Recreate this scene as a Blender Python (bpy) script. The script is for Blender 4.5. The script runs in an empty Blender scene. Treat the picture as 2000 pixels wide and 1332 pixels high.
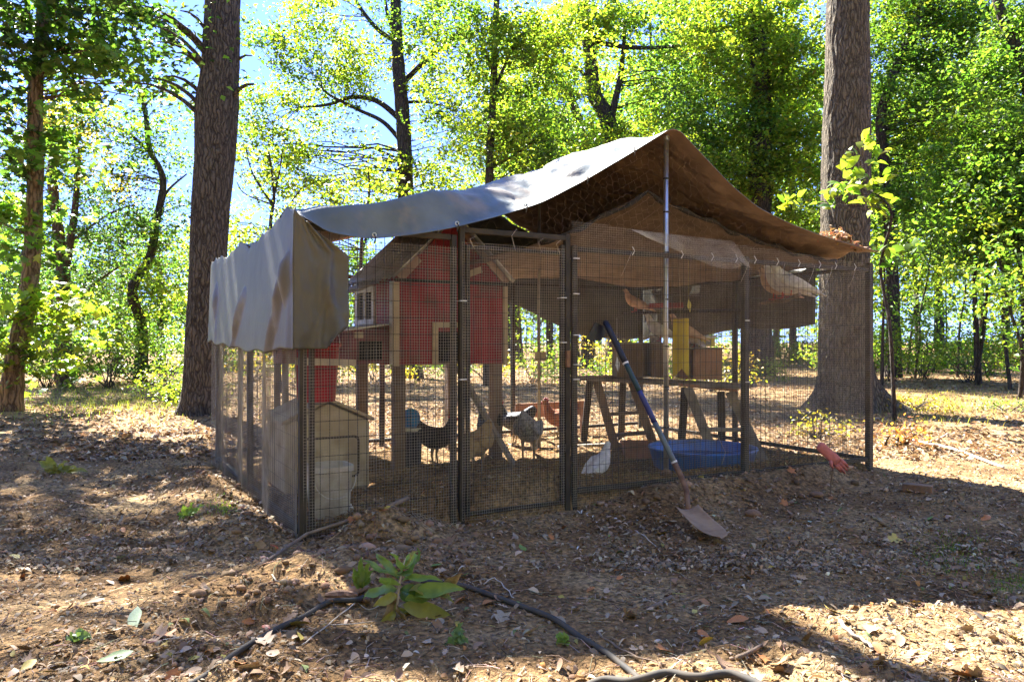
import bpy, math, random
import numpy as np
from mathutils import Vector, Matrix

# ------------------------------------------------------------------ camera, sky, sun, exposure
scene = bpy.context.scene
col = scene.collection
F = 1480.0                      # focal length in pixels of a 2000 px wide picture
CH = 1.14                       # camera height
cam_data = bpy.data.cameras.new('camera')
cam_data.sensor_width = 36.0
cam_data.lens = 36.0 * F / 2000.0
cam_data.clip_start = 0.05
cam_data.clip_end = 2000
cam = bpy.data.objects.new('camera', cam_data)
col.objects.link(cam)
cam.location = (0, 0, CH)
cam.rotation_euler = (math.radians(90), 0, 0)
scene.camera = cam
scene.render.resolution_x = 1024
scene.render.resolution_y = 681

SUN_EL = math.radians(45)
SUN_AZ = math.radians(-32)      # from +Y, clockwise positive
sd = Vector((math.sin(SUN_AZ) * math.cos(SUN_EL), math.cos(SUN_AZ) * math.cos(SUN_EL), math.sin(SUN_EL)))
SAT = 1.0
AIR = 0.6
OZ = 0.6
TINT = (0.19, 0.27, 0.58, 1)
world = bpy.data.worlds.new('World')
scene.world = world
world.use_nodes = True
wn = world.node_tree
bg = wn.nodes['Background']
sky = wn.nodes.new('ShaderNodeTexSky')
sky.sky_type = 'NISHITA'
sky.sun_disc = False
sky.sun_elevation = SUN_EL
sky.sun_rotation = SUN_AZ
sky.air_density = AIR
sky.dust_density = 0.0
sky.ozone_density = OZ
hsv = wn.nodes.new('ShaderNodeHueSaturation')
hsv.inputs['Saturation'].default_value = SAT
hsv.inputs['Value'].default_value = 1.0
wn.links.new(sky.outputs[0], hsv.inputs['Color'])
tint = wn.nodes.new('ShaderNodeMix')
tint.data_type = 'RGBA'
tint.blend_type = 'MULTIPLY'
tint.inputs[0].default_value = 1.0
tint.inputs[7].default_value = TINT
gam = wn.nodes.new('ShaderNodeGamma')
gam.inputs['Gamma'].default_value = 0.4
wn.links.new(hsv.outputs[0], gam.inputs['Color'])
wn.links.new(gam.outputs[0], tint.inputs[6])
wn.links.new(tint.outputs[2], bg.inputs[0])
bg.inputs[1].default_value = 0.15
sun_data = bpy.data.lights.new('sun', 'SUN')
sun_data.energy = 2.6
sun_data.angle = math.radians(0.5)
sun_data.color = (1.0, 0.96, 0.89)
sun = bpy.data.objects.new('sun', sun_data)
col.objects.link(sun)
sun.rotation_euler = sd.to_track_quat('Z', 'Y').to_euler()
sun.location = sd * 60
scene.view_settings.view_transform = 'Standard'
scene.view_settings.look = 'None'
scene.view_settings.exposure = 4.05
scene.view_settings.gamma = 1.0
scene.cycles.max_bounces = 8
scene.cycles.transparent_max_bounces = 8

rng = np.random.default_rng(7)
random.seed(7)

# ------------------------------------------------------------------ coordinates
O2 = np.array([-1.18, 4.265])
UX = np.array([0.873, 0.488])
VX = np.array([-0.488, 0.873])
PL, PW, PH = 4.96, 3.17, 1.83     # pen length, depth, height

def L(u, v, z=0.0):
    p = O2 + UX * u + VX * v
    return np.array([p[0], p[1], z])

def uv_of(x, y):
    dx = np.asarray(x) - O2[0]
    dy = np.asarray(y) - O2[1]
    n = UX[0] ** 2 + UX[1] ** 2
    return (dx * UX[0] + dy * UX[1]) / n, (dx * VX[0] + dy * VX[1]) / n

def W(px, py, d):
    return np.array([(px - 1000.0) / F * d, d, CH - (py - 666.0) / F * d])

def sstep(a, b, x):
    t = np.clip((np.asarray(x, float) - a) / (b - a), 0, 1)
    return t * t * (3 - 2 * t)

def _h(ix, iy, s):
    n = (ix.astype(np.int64) * 374761393 + iy.astype(np.int64) * 668265263 + s * 974634577) & 0xffffffff
    n = ((n ^ (n >> 13)) * 1274126177) & 0xffffffff
    n = n ^ (n >> 16)
    return (n & 0xffff) / 65535.0

def vn(x, y, s=0):
    x = np.asarray(x, float); y = np.asarray(y, float)
    ix = np.floor(x); iy = np.floor(y)
    fx = x - ix; fy = y - iy
    fx = fx * fx * (3 - 2 * fx); fy = fy * fy * (3 - 2 * fy)
    a = _h(ix, iy, s); b = _h(ix + 1, iy, s); c = _h(ix, iy + 1, s); d = _h(ix + 1, iy + 1, s)
    return (a + (b - a) * fx) * (1 - fy) + (c + (d - c) * fx) * fy - 0.5

def fbm(x, y, s=0, o=3):
    r = 0; a = 1.0
    for i in range(o):
        r = r + a * vn(x * 2 ** i, y * 2 ** i, s + i * 17)
        a *= 0.5
    return r

def ground(x, y):
    x = np.asarray(x, float); y = np.asarray(y, float)
    u, v = uv_of(x, y)
    z = 0.05 * fbm(x * 0.35, y * 0.35, 3, 2) * sstep(2, 6, np.abs(y - 5.5) + np.abs(x) * 0.4)
    z = z + 0.25 * fbm(x * 0.07, y * 0.07, 9, 2) * sstep(12, 26, y)
    inside = sstep(0.0, 0.035, v) * (1 - sstep(PW - 0.1, PW + 0.15, v)) * sstep(-0.02, 0.10, u) * (1 - sstep(PL - 0.05, PL + 0.1, u))
    z = z + 0.06 * inside
    bank = (1 - sstep(0.10, 0.65, v)) * sstep(0.0, 0.035, v)
    z = z + bank * (0.17 * sstep(0.55, 0.95, u) * (1 - sstep(1.85, 2.6, u)) + 0.03) * sstep(0.0, 0.3, u) * (1 - sstep(4.7, 5.0, u)) * (0.85 + 0.6 * vn(u * 5, v * 5, 5))
    # heaped soil outside the fence
    z = z + 0.13 * np.exp(-((v + 0.16) / 0.24) ** 2) * sstep(1.85, 2.5, u) * (1 - sstep(4.2, 4.9, u))
    z = z + 0.20 * np.exp(-((u - 0.40) / 0.26) ** 2 - ((v + 0.20) / 0.16) ** 2)
    z = z + 0.11 * np.exp(-((u - 0.0) / 0.55) ** 2 - ((v + 0.75) / 0.30) ** 2)
    z = z + 0.13 * np.exp(-((u + 0.30) / 0.25) ** 2 - ((v - 1.7) / 0.7) ** 2)
    z = z + 0.10 * np.exp(-((u + 0.22) / 0.2) ** 2 - ((v - 0.35) / 0.4) ** 2)
    z = z - 0.04 * np.exp(-((u - 1.9) / 0.6) ** 2 - ((v + 0.55) / 0.3) ** 2)
    near = 1 - sstep(9, 16, np.hypot(x, y))
    rough = 0.5 + sstep(-0.15, 0.35, fbm(x * 0.9, y * 0.9, 41, 2))
    z = z + near * rough * (0.045 * fbm(x * 5.0, y * 5.0, 11, 3) + 0.016 * vn(x * 24, y * 24, 21))
    return z

def G1(x, y):
    return float(ground(np.array([x]), np.array([y]))[0])

def GP(px, py):
    z = 0.0
    for _ in range(6):
        d = (CH - z) * F / (py - 666.0)
        x = (px - 1000.0) / F * d
        z = G1(x, d)
    return np.array([x, d, z])

# ------------------------------------------------------------------ materials
MATS = {}

def nodes_of(name):
    m = bpy.data.materials.new(name)
    m.use_nodes = True
    nt = m.node_tree
    return m, nt, nt.nodes['Principled BSDF']

def mat(name, c1, c2=None, scale=8.0, rough=0.7, metal=0.0, bump=0.0, bscale=None, stretch=(1, 1, 1), contrast=(0.35, 0.65), spec=0.4, c3=None, s3=2.0, detail=6.0):
    m, nt, b = nodes_of(name)
    b.inputs['Roughness'].default_value = rough
    b.inputs['Metallic'].default_value = metal
    b.inputs['Specular IOR Level'].default_value = spec
    tc = nt.nodes.new('ShaderNodeTexCoord')
    mp = nt.nodes.new('ShaderNodeMapping')
    mp.inputs['Scale'].default_value = stretch
    nt.links.new(tc.outputs['Object'], mp.inputs['Vector'])
    nz = nt.nodes.new('ShaderNodeTexNoise')
    nz.inputs['Scale'].default_value = scale
    nz.inputs['Detail'].default_value = detail
    nt.links.new(mp.outputs[0], nz.inputs['Vector'])
    if c2 is None:
        c2 = tuple(x * 0.75 for x in c1)
    rp = nt.nodes.new('ShaderNodeValToRGB')
    rp.color_ramp.elements[0].position = contrast[0]
    rp.color_ramp.elements[1].position = contrast[1]
    rp.color_ramp.elements[0].color = (*c2, 1)
    rp.color_ramp.elements[1].color = (*c1, 1)
    nt.links.new(nz.outputs['Fac'], rp.inputs[0])
    out = rp.outputs[0]
    if c3 is not None:
        n3 = nt.nodes.new('ShaderNodeTexNoise')
        n3.inputs['Scale'].default_value = s3
        n3.inputs['Detail'].default_value = 5
        nt.links.new(tc.outputs['Object'], n3.inputs['Vector'])
        r3 = nt.nodes.new('ShaderNodeValToRGB')
        r3.color_ramp.elements[0].position = 0.5
        r3.color_ramp.elements[1].position = 0.68
        nt.links.new(n3.outputs['Fac'], r3.inputs[0])
        mx = nt.nodes.new('ShaderNodeMix')
        mx.data_type = 'RGBA'
        nt.links.new(r3.outputs[0], mx.inputs[0])
        nt.links.new(out, mx.inputs[6])
        mx.inputs[7].default_value = (*c3, 1)
        out = mx.outputs[2]
    nt.links.new(out, b.inputs['Base Color'])
    if bump:
        n2 = nt.nodes.new('ShaderNodeTexNoise')
        n2.inputs['Scale'].default_value = bscale or scale * 3
        n2.inputs['Detail'].default_value = 5
        nt.links.new(mp.outputs[0], n2.inputs['Vector'])
        bp = nt.nodes.new('ShaderNodeBump')
        bp.inputs['Strength'].default_value = bump
        bp.inputs['Distance'].default_value = 0.02
        nt.links.new(n2.outputs['Fac'], bp.inputs['Height'])
        nt.links.new(bp.outputs[0], b.inputs['Normal'])
    MATS[name] = m
    return m

def leafmat(name, trans=0.5, tint=(1.0, 1.0, 0.6), gain=1.6, rough=0.5, spec=0.3):
    m = bpy.data.materials.new(name)
    m.use_nodes = True
    nt = m.node_tree
    b = nt.nodes['Principled BSDF']
    b.inputs['Roughness'].default_value = rough
    b.inputs['Specular IOR Level'].default_value = spec
    at = nt.nodes.new('ShaderNodeAttribute')
    at.attribute_name = 'col'
    nt.links.new(at.outputs['Color'], b.inputs['Base Color'])
    if trans > 0:
        tr = nt.nodes.new('ShaderNodeBsdfTranslucent')
        mu = nt.nodes.new('ShaderNodeMix')
        mu.data_type = 'RGBA'
        mu.blend_type = 'MULTIPLY'
        mu.inputs[0].default_value = 1.0
        nt.links.new(at.outputs['Color'], mu.inputs[6])
        mu.inputs[7].default_value = (tint[0] * gain, tint[1] * gain, tint[2] * gain, 1)
        nt.links.new(mu.outputs[2], tr.inputs['Color'])
        ms = nt.nodes.new('ShaderNodeMixShader')
        ms.inputs[0].default_value = trans
        nt.links.new(b.outputs[0], ms.inputs[1])
        nt.links.new(tr.outputs[0], ms.inputs[2])
        nt.links.new(ms.outputs[0], nt.nodes['Material Output'].inputs['Surface'])
    MATS[name] = m
    return m

def barkmat(name, c1, c2, sc=9.0, plate=15.0):
    m, nt, b = nodes_of(name)
    b.inputs['Roughness'].default_value = 0.9
    b.inputs['Specular IOR Level'].default_value = 0.15
    tc = nt.nodes.new('ShaderNodeTexCoord')
    wob = nt.nodes.new('ShaderNodeTexNoise')
    wob.inputs['Scale'].default_value = 5.0
    wob.inputs['Detail'].default_value = 4
    nt.links.new(tc.outputs['Object'], wob.inputs['Vector'])
    mxv = nt.nodes.new('ShaderNodeVectorMath'); mxv.operation = 'MULTIPLY_ADD'
    nt.links.new(wob.outputs['Color'], mxv.inputs[0])
    mxv.inputs[1].default_value = (0.13, 0.13, 0.3)
    nt.links.new(tc.outputs['Object'], mxv.inputs[2])
    mp = nt.nodes.new('ShaderNodeMapping')
    mp.inputs['Scale'].default_value = (1, 1, 0.14)
    nt.links.new(mxv.outputs[0], mp.inputs['Vector'])
    vo = nt.nodes.new('ShaderNodeTexVoronoi')
    vo.feature = 'DISTANCE_TO_EDGE'
    vo.inputs['Scale'].default_value = plate
    nt.links.new(mp.outputs[0], vo.inputs['Vector'])
    nz = nt.nodes.new('ShaderNodeTexNoise')
    nz.inputs['Scale'].default_value = sc * 4
    nz.inputs['Detail'].default_value = 10
    nz.inputs['Roughness'].default_value = 0.7
    nt.links.new(mp.outputs[0], nz.inputs['Vector'])
    ad = nt.nodes.new('ShaderNodeMath'); ad.operation = 'MULTIPLY_ADD'
    nt.links.new(nz.outputs['Fac'], ad.inputs[0]); ad.inputs[1].default_value = 0.45
    nt.links.new(vo.outputs['Distance'], ad.inputs[2])
    rp = nt.nodes.new('ShaderNodeValToRGB')
    rp.color_ramp.elements[0].position = 0.20
    rp.color_ramp.elements[1].position = 0.46
    rp.color_ramp.elements[0].color = (*c2, 1)
    rp.color_ramp.elements[1].color = (*c1, 1)
    nt.links.new(ad.outputs[0], rp.inputs[0])
    nt.links.new(rp.outputs[0], b.inputs['Base Color'])
    bp = nt.nodes.new('ShaderNodeBump')
    bp.inputs['Strength'].default_value = 1.0
    bp.inputs['Distance'].default_value = 0.09
    nt.links.new(ad.outputs[0], bp.inputs['Height'])
    nt.links.new(bp.outputs[0], b.inputs['Normal'])
    MATS[name] = m
    return m

def groundmat():
    m, nt, b = nodes_of('soil')
    b.inputs['Roughness'].default_value = 0.95
    b.inputs['Specular IOR Level'].default_value = 0.1
    tc = nt.nodes.new('ShaderNodeTexCoord')
    def noise(s, d=8, dist=0.0):
        n = nt.nodes.new('ShaderNodeTexNoise')
        n.inputs['Scale'].default_value = s
        n.inputs['Detail'].default_value = d
        n.inputs['Distortion'].default_value = dist
        nt.links.new(tc.outputs['Object'], n.inputs['Vector'])
        return n
    def ramp(src, stops):
        r = nt.nodes.new('ShaderNodeValToRGB')
        e = r.color_ramp.elements
        e[0].position, e[0].color = stops[0][0], (*stops[0][1], 1)
        e[1].position, e[1].color = stops[-1][0], (*stops[-1][1], 1)
        for p, c in stops[1:-1]:
            k = e.new(p); k.color = (*c, 1)
        nt.links.new(src, r.inputs[0])
        return r
    a = ramp(noise(1.6, 6).outputs['Fac'], [(0.35, (0.150, 0.088, 0.040)), (0.5, (0.24, 0.150, 0.070)), (0.66, (0.35, 0.245, 0.126))])
    f = ramp(noise(38, 10, 0.5).outputs['Fac'], [(0.3, (0.28, 0.26, 0.24)), (0.5, (0.9, 0.9, 0.9)), (0.72, (1.8, 1.7, 1.55))])
    mx = nt.nodes.new('ShaderNodeMix')
    mx.data_type = 'RGBA'; mx.blend_type = 'MULTIPLY'
    mx.inputs[0].default_value = 1.0
    nt.links.new(a.outputs[0], mx.inputs[6])
    nt.links.new(f.outputs[0], mx.inputs[7])
    nt.links.new(mx.outputs[2], b.inputs['Base Color'])
    n2 = noise(60, 10, 0.3)
    n3 = noise(240, 4)
    ad = nt.nodes.new('ShaderNodeMath'); ad.operation = 'MULTIPLY_ADD'
    nt.links.new(n3.outputs['Fac'], ad.inputs[0]); ad.inputs[1].default_value = 0.4
    nt.links.new(n2.outputs['Fac'], ad.inputs[2])
    bp = nt.nodes.new('ShaderNodeBump')
    bp.inputs['Strength'].default_value = 1.0
    bp.inputs['Distance'].default_value = 0.022
    nt.links.new(ad.outputs[0], bp.inputs['Height'])
    nt.links.new(bp.outputs[0], b.inputs['Normal'])
    MATS['soil'] = m

groundmat()
mat('tarp_top', (0.145, 0.168, 0.158), (0.062, 0.080, 0.078), 3.0, 0.55, 0, 0.4, 9, c3=(0.20, 0.165, 0.12), s3=4.0, contrast=(0.3, 0.7), spec=0.5)
mat('tarp_flap', (0.118, 0.117, 0.093), (0.062, 0.058, 0.044), 1.8, 0.5, 0, 0.2, 8, c3=(0.082, 0.070, 0.050), s3=1.3, contrast=(0.3, 0.7), spec=0.3)
mat('tarp_under', (0.27, 0.185, 0.125), (0.15, 0.10, 0.066), 5.0, 0.75, 0, 0.25, 20, contrast=(0.3, 0.7))
mat('tarp_inner', (0.175, 0.124, 0.086), (0.090, 0.062, 0.043), 6.0, 0.8, 0, 0.3, 16, contrast=(0.3, 0.7))
mat('hem', (0.03, 0.026, 0.022), None, 10, 0.8)
mat('galv_bright', (0.36, 0.32, 0.26), (0.18, 0.145, 0.105), 9, 0.4, 0.3, contrast=(0.3, 0.6))
mat('galv_wire', (0.50, 0.44, 0.33), (0.26, 0.21, 0.15), 6, 0.5, 0.1, contrast=(0.3, 0.6))
mat('rusty_wire', (0.34, 0.255, 0.18), (0.22, 0.155, 0.10), 7, 0.7, 0.0)
mat('black_wire', (0.025, 0.025, 0.025), None, 10, 0.5)
mat('black_post', (0.020, 0.020, 0.019), (0.055, 0.045, 0.032), 7, 0.6, 0.0, 0.1, contrast=(0.4, 0.75), spec=0.2)
mat('galv_pole', (0.62, 0.63, 0.62), (0.40, 0.40, 0.38), 9, 0.32, 0.85, contrast=(0.3, 0.7))
mat('tan_pole', (0.40, 0.36, 0.27), (0.28, 0.25, 0.19), 9, 0.5, 0.2)
mat('white_tie', (0.75, 0.74, 0.7), None, 10, 0.5)
mat('red_paint', (0.37, 0.027, 0.034), (0.22, 0.018, 0.022), 5, 0.65, 0, 0.3, 30, stretch=(1, 1, 0.25), c3=(0.16, 0.045, 0.035), s3=5.0)
mat('tan_trim', (0.60, 0.48, 0.29), (0.42, 0.33, 0.20), 6, 0.7, 0, 0.2, 30)
mat('pink_trim', (0.48, 0.32, 0.24), (0.30, 0.19, 0.14), 6, 0.7)
mat('white_paint', (0.72, 0.72, 0.69), (0.45, 0.45, 0.42), 9, 0.6, contrast=(0.25, 0.5))
mat('inside_shade', (0.012, 0.011, 0.010), None, 5, 0.9)  # near black that stands in for the shade inside openings
mat('red_faded', (0.24, 0.07, 0.07), (0.14, 0.045, 0.045), 4, 0.7)
mat('tin', (0.55, 0.56, 0.54), (0.33, 0.33, 0.30), 5, 0.4, 0.6)
mat('wood', (0.27, 0.185, 0.115), (0.14, 0.092, 0.055), 5, 0.85, 0, 0.4, 30, stretch=(1, 1, 0.2))
mat('wood_grey', (0.30, 0.255, 0.20), (0.16, 0.135, 0.10), 6, 0.85, 0, 0.4, 30)
mat('wood_orange', (0.38, 0.20, 0.11), (0.25, 0.13, 0.07), 5, 0.8, 0, 0.3, 25)
mat('wood_dark', (0.05, 0.042, 0.035), (0.025, 0.02, 0.018), 6, 0.85)
mat('red_plastic', (0.42, 0.02, 0.03), (0.28, 0.015, 0.02), 4, 0.35)
mat('cream_plastic', (0.56, 0.48, 0.31), (0.38, 0.30, 0.17), 4, 0.55, c3=(0.26, 0.20, 0.12), s3=3)
mat('groove', (0.10, 0.075, 0.05), None, 8, 0.8)
mat('white_bucket', (0.55, 0.52, 0.44), (0.34, 0.30, 0.22), 7, 0.4, c3=(0.3, 0.24, 0.17), s3=5)
mat('blue_pool', (0.035, 0.19, 0.66), (0.025, 0.13, 0.48), 5, 0.4, c3=(0.10, 0.14, 0.28), s3=4)
mat('blue_plastic', (0.02, 0.22, 0.55), None, 5, 0.3)
mat('yellow_cloth', (0.62, 0.45, 0.02), (0.45, 0.32, 0.02), 5, 0.8)
mat('yellow_paint', (0.65, 0.55, 0.12), None, 5, 0.6)
mat('terracotta', (0.42, 0.20, 0.12), (0.28, 0.14, 0.09), 7, 0.85, 0, 0.3)
mat('brick', (0.26, 0.15, 0.085), (0.15, 0.09, 0.055), 14, 0.9, 0, 0.4)
mat('hose', (0.035, 0.036, 0.036), (0.07, 0.06, 0.048), 12, 0.75, contrast=(0.45, 0.75), spec=0.12)
mat('shovel_grip', (0.014, 0.018, 0.036), None, 12, 0.55)
mat('shovel_teal', (0.020, 0.055, 0.065), None, 12, 0.4)
mat('shovel_blue', (0.035, 0.040, 0.15), None, 12, 0.4)
mat('shovel_grey', (0.11, 0.14, 0.15), None, 12, 0.4)
mat('rust', (0.24, 0.135, 0.075), (0.12, 0.062, 0.035), 14, 0.8, 0.2, 0.25)
mat('blade', (0.38, 0.25, 0.145), (0.22, 0.13, 0.072), 10, 0.6, 0.3, 0.2, contrast=(0.3, 0.6))
mat('steel', (0.6, 0.6, 0.58), None, 10, 0.35, 0.8)
mat('pink_glove', (0.52, 0.16, 0.13), (0.34, 0.10, 0.08), 12, 0.8, 0, 0.4)
mat('stick', (0.24, 0.17, 0.11), (0.11, 0.075, 0.05), 12, 0.9, 0, 0.3)
mat('pale_stick', (0.50, 0.44, 0.36), (0.30, 0.25, 0.19), 12, 0.9)
mat('twig_dark', (0.055, 0.042, 0.032), (0.030, 0.023, 0.018), 9, 0.9)
mat('black_sheet', (0.02, 0.02, 0.022), None, 8, 0.3)
mat('grey_metal', (0.20, 0.21, 0.23), None, 8, 0.5, 0.4)
mat('pig_white', (0.82, 0.80, 0.76), (0.60, 0.57, 0.54), 30, 0.85)
mat('pig_buff', (0.66, 0.46, 0.32), (0.52, 0.34, 0.22), 30, 0.85)
mat('pig_speck', (0.80, 0.78, 0.74), (0.48, 0.46, 0.44), 40, 0.85)
mat('hen_black', (0.028, 0.026, 0.030), (0.012, 0.012, 0.014), 30, 0.6)
mat('hen_buff', (0.45, 0.31, 0.13), (0.30, 0.18, 0.07), 25, 0.85)
mat('hen_grey', (0.40, 0.39, 0.37), (0.13, 0.13, 0.13), 55, 0.85)
mat('hen_red', (0.36, 0.13, 0.055), (0.20, 0.07, 0.03), 25, 0.85)
mat('comb', (0.45, 0.03, 0.03), None, 10, 0.5)
mat('beak', (0.40, 0.27, 0.12), None, 10, 0.5)
mat('eye', (0.01, 0.01, 0.01), None, 10, 0.1)
barkmat('bark_oak', (0.125, 0.106, 0.080), (0.026, 0.021, 0.016), 9, 23)
barkmat('bark_oak_light', (0.165, 0.132, 0.088), (0.036, 0.028, 0.019), 9, 22)
barkmat('bark_dark', (0.085, 0.066, 0.052), (0.025, 0.020, 0.016), 12)
barkmat('bark_brown', (0.16, 0.105, 0.070), (0.05, 0.032, 0.022), 12)
barkmat('bark_maple', (0.28, 0.19, 0.12), (0.07, 0.045, 0.03), 8)
leafmat('leaf', 0.55, (1.1, 1.06, 0.36), 2.1, 0.45, 0.35)
leafmat('leaf_far', 0.55, (1.05, 1.05, 0.40), 2.0, 0.6, 0.2)
leafmat('litter', 0.18, (1.0, 0.8, 0.6), 1.2, 0.75, 0.2)
leafmat('feather', 0.2, (1, 1, 1), 1.0, 0.8, 0.2)
leafmat('crumb', 0.0, rough=0.95, spec=0.1)

# ------------------------------------------------------------------ object helpers
ORG = {}

def tag(o, label=None, cat=None, group=None, kind=None):
    if label: o['label'] = label
    if cat: o['category'] = cat
    if group: o['group'] = group
    if kind: o['kind'] = kind
    return o

def thing(name, label, cat, loc=(0, 0, 0), rz=0.0, group=None, kind=None):
    o = bpy.data.objects.new(name, None)
    col.objects.link(o)
    o.empty_display_size = 0.1
    o.location = tuple(float(a) for a in loc)
    o.rotation_euler = (0, 0, rz)
    ORG[o.name] = np.array(loc, float)
    return tag(o, label, cat, group, kind)

def fast_mesh(name, verts, polys, nside, mname, parent=None, smooth=False, colors=None, local=False, cen=None):
    """polys: (M, nside) int array.  verts in world coordinates unless local."""
    me = bpy.data.meshes.new(name)
    verts = np.asarray(verts, np.float64)
    polys = np.asarray(polys, np.int32)
    if parent is not None:
        org = np.zeros(3) if local else ORG[parent.name]
    else:
        org = np.zeros(3) if cen is None else np.array(cen, float)
    v = (verts - org).astype(np.float32)
    me.vertices.add(len(v))
    me.vertices.foreach_set('co', v.ravel())
    n = len(polys)
    me.loops.add(n * nside)
    me.loops.foreach_set('vertex_index', polys.ravel())
    me.polygons.add(n)
    me.polygons.foreach_set('loop_start', np.arange(0, n * nside, nside, dtype=np.int32))
    me.update(calc_edges=True)
    if smooth:
        me.polygons.foreach_set('use_smooth', np.ones(n, bool))
    if colors is not None:
        at = me.attributes.new('col', 'FLOAT_COLOR', 'POINT')
        c = np.ones((len(v), 4), np.float32)
        c[:, :3] = colors
        at.data.foreach_set('color', c.ravel())
    me.materials.append(MATS[mname])
    o = bpy.data.objects.new(name, me)
    col.objects.link(o)
    if parent is not None:
        o.parent = parent
        ORG[o.name] = org
    else:
        o.location = tuple(float(a) for a in org)
        ORG[o.name] = org
    return o

class MB:
    def __init__(self):
        self.v = []; self.f = []; self.n = 0
    def add(self, vs, fs):
        self.v.extend([tuple(float(a) for a in q) for q in vs])
        self.f.extend([tuple(int(i) + self.n for i in q) for q in fs])
        self.n += len(vs)
        return self
    def box(self, c, s, R=None):
        c = np.array(c, float)
        R = np.eye(3) if R is None else R
        vs = []
        for dz in (-1, 1):
            for dx, dy in ((-1, -1), (1, -1), (1, 1), (-1, 1)):
                vs.append(c + R @ np.array([dx * s[0] / 2, dy * s[1] / 2, dz * s[2] / 2]))
        return self.add(vs, [(3, 2, 1, 0), (4, 5, 6, 7), (0, 1, 5, 4), (1, 2, 6, 5), (2, 3, 7, 6), (3, 0, 4, 7)])
    def bar(self, p0, p1, w, h, up=(0, 0, 1)):
        p0 = np.array(p0, float); p1 = np.array(p1, float)
        z = p1 - p0; l = np.linalg.norm(z); z = z / l
        up = np.array(up, float)
        if abs(np.dot(up, z)) > 0.97: up = np.array([UX[0], UX[1], 0.0])
        x = np.cross(up, z); x /= np.linalg.norm(x)
        y = np.cross(z, x)
        return self.box((p0 + p1) / 2, (w, h, l), np.stack([x, y, z], 1))
    def tube(self, pts, rad, n=8, cap=True):
        pts = np.array(pts, float)
        m = len(pts)
        rad = np.ones(m) * rad if np.isscalar(rad) else np.array(rad, float)
        t = np.gradient(pts, axis=0)
        t /= np.linalg.norm(t, axis=1)[:, None] + 1e-9
        ref = np.array([0, 0, 1.0]) if abs(t[0][2]) < 0.9 else np.array([1.0, 0, 0])
        x = np.cross(ref, t[0]); x /= np.linalg.norm(x)
        vs = []
        a = np.arange(n) * 2 * math.pi / n
        for i in range(m):
            x = x - t[i] * np.dot(x, t[i]); x /= np.linalg.norm(x) + 1e-9
            y = np.cross(t[i], x)
            for k in range(n):
                vs.append(pts[i] + rad[i] * (x * math.cos(a[k]) + y * math.sin(a[k])))
        fs = []
        for i in range(m - 1):
            for k in range(n):
                fs.append((i * n + k, i * n + (k + 1) % n, (i + 1) * n + (k + 1) % n, (i + 1) * n + k))
        if cap:
            fs.append(tuple(range(n - 1, -1, -1)))
            fs.append(tuple((m - 1) * n + k for k in range(n)))
        return self.add(vs, fs)
    def loft(self, rings, cap=True):
        n = len(rings[0]); vs = []; fs = []
        for r in rings: vs.extend(r)
        for i in range(len(rings) - 1):
            for k in range(n):
                fs.append((i * n + k, i * n + (k + 1) % n, (i + 1) * n + (k + 1) % n, (i + 1) * n + k))
        if cap:
            fs.append(tuple(range(n - 1, -1, -1)))
            fs.append(tuple((len(rings) - 1) * n + k for k in range(n)))
        return self.add(vs, fs)
    def lathe(self, c, prof, n=24, cap=True, squash=(1, 1)):
        c = np.array(c, float)
        rings = []
        for r, z in prof:
            rings.append([c + np.array([r * squash[0] * math.cos(2 * math.pi * k / n), r * squash[1] * math.sin(2 * math.pi * k / n), z]) for k in range(n)])
        return self.loft(rings, cap)
    def prism(self, poly, thick):
        """poly: list of 3D points (planar), thick: offset vector"""
        n = len(poly); t = np.array(thick, float)
        vs = [np.array(p, float) for p in poly] + [np.array(p, float) + t for p in poly]
        fs = [tuple(range(n - 1, -1, -1)), tuple(range(n, 2 * n))]
        for k in range(n):
            fs.append((k, (k + 1) % n, n + (k + 1) % n, n + k))
        return self.add(vs, fs)
    def build(self, name, mname, parent=None, smooth=False, local=False, bevel=0.0, cen=None, subsurf=0):
        me = bpy.data.meshes.new(name)
        org = np.zeros(3)
        if parent is not None:
            org = np.zeros(3) if local else ORG[parent.name]
        elif cen is not None:
            org = np.array(cen, float)
        elif not local:
            a = np.array(self.v); org = np.array([*(a.min(0) + a.max(0))[:2] / 2, a[:, 2].min()])
        me.from_pydata([(p[0] - org[0], p[1] - org[1], p[2] - org[2]) for p in self.v], [], self.f)
        me.update()
        me.validate()
        import bmesh
        bm = bmesh.new(); bm.from_mesh(me); bmesh.ops.recalc_face_normals(bm, faces=bm.faces); bm.to_mesh(me); bm.free()
        if smooth:
            me.polygons.foreach_set('use_smooth', np.ones(len(me.polygons), bool))
        me.materials.append(MATS[mname])
        o = bpy.data.objects.new(name, me)
        col.objects.link(o)
        if parent is not None:
            o.parent = parent
        else:
            o.location = tuple(org)
        ORG[o.name] = org
        if bevel:
            b = o.modifiers.new('bevel', 'BEVEL'); b.width = bevel; b.segments = 2; b.limit_method = 'ANGLE'
        if subsurf:
            b = o.modifiers.new('sub', 'SUBSURF'); b.levels = subsurf; b.render_levels = subsurf
        return o

PEN_R = np.stack([np.array([UX[0], UX[1], 0]), np.array([VX[0], VX[1], 0]), np.array([0, 0, 1.0])], 1)

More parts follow.
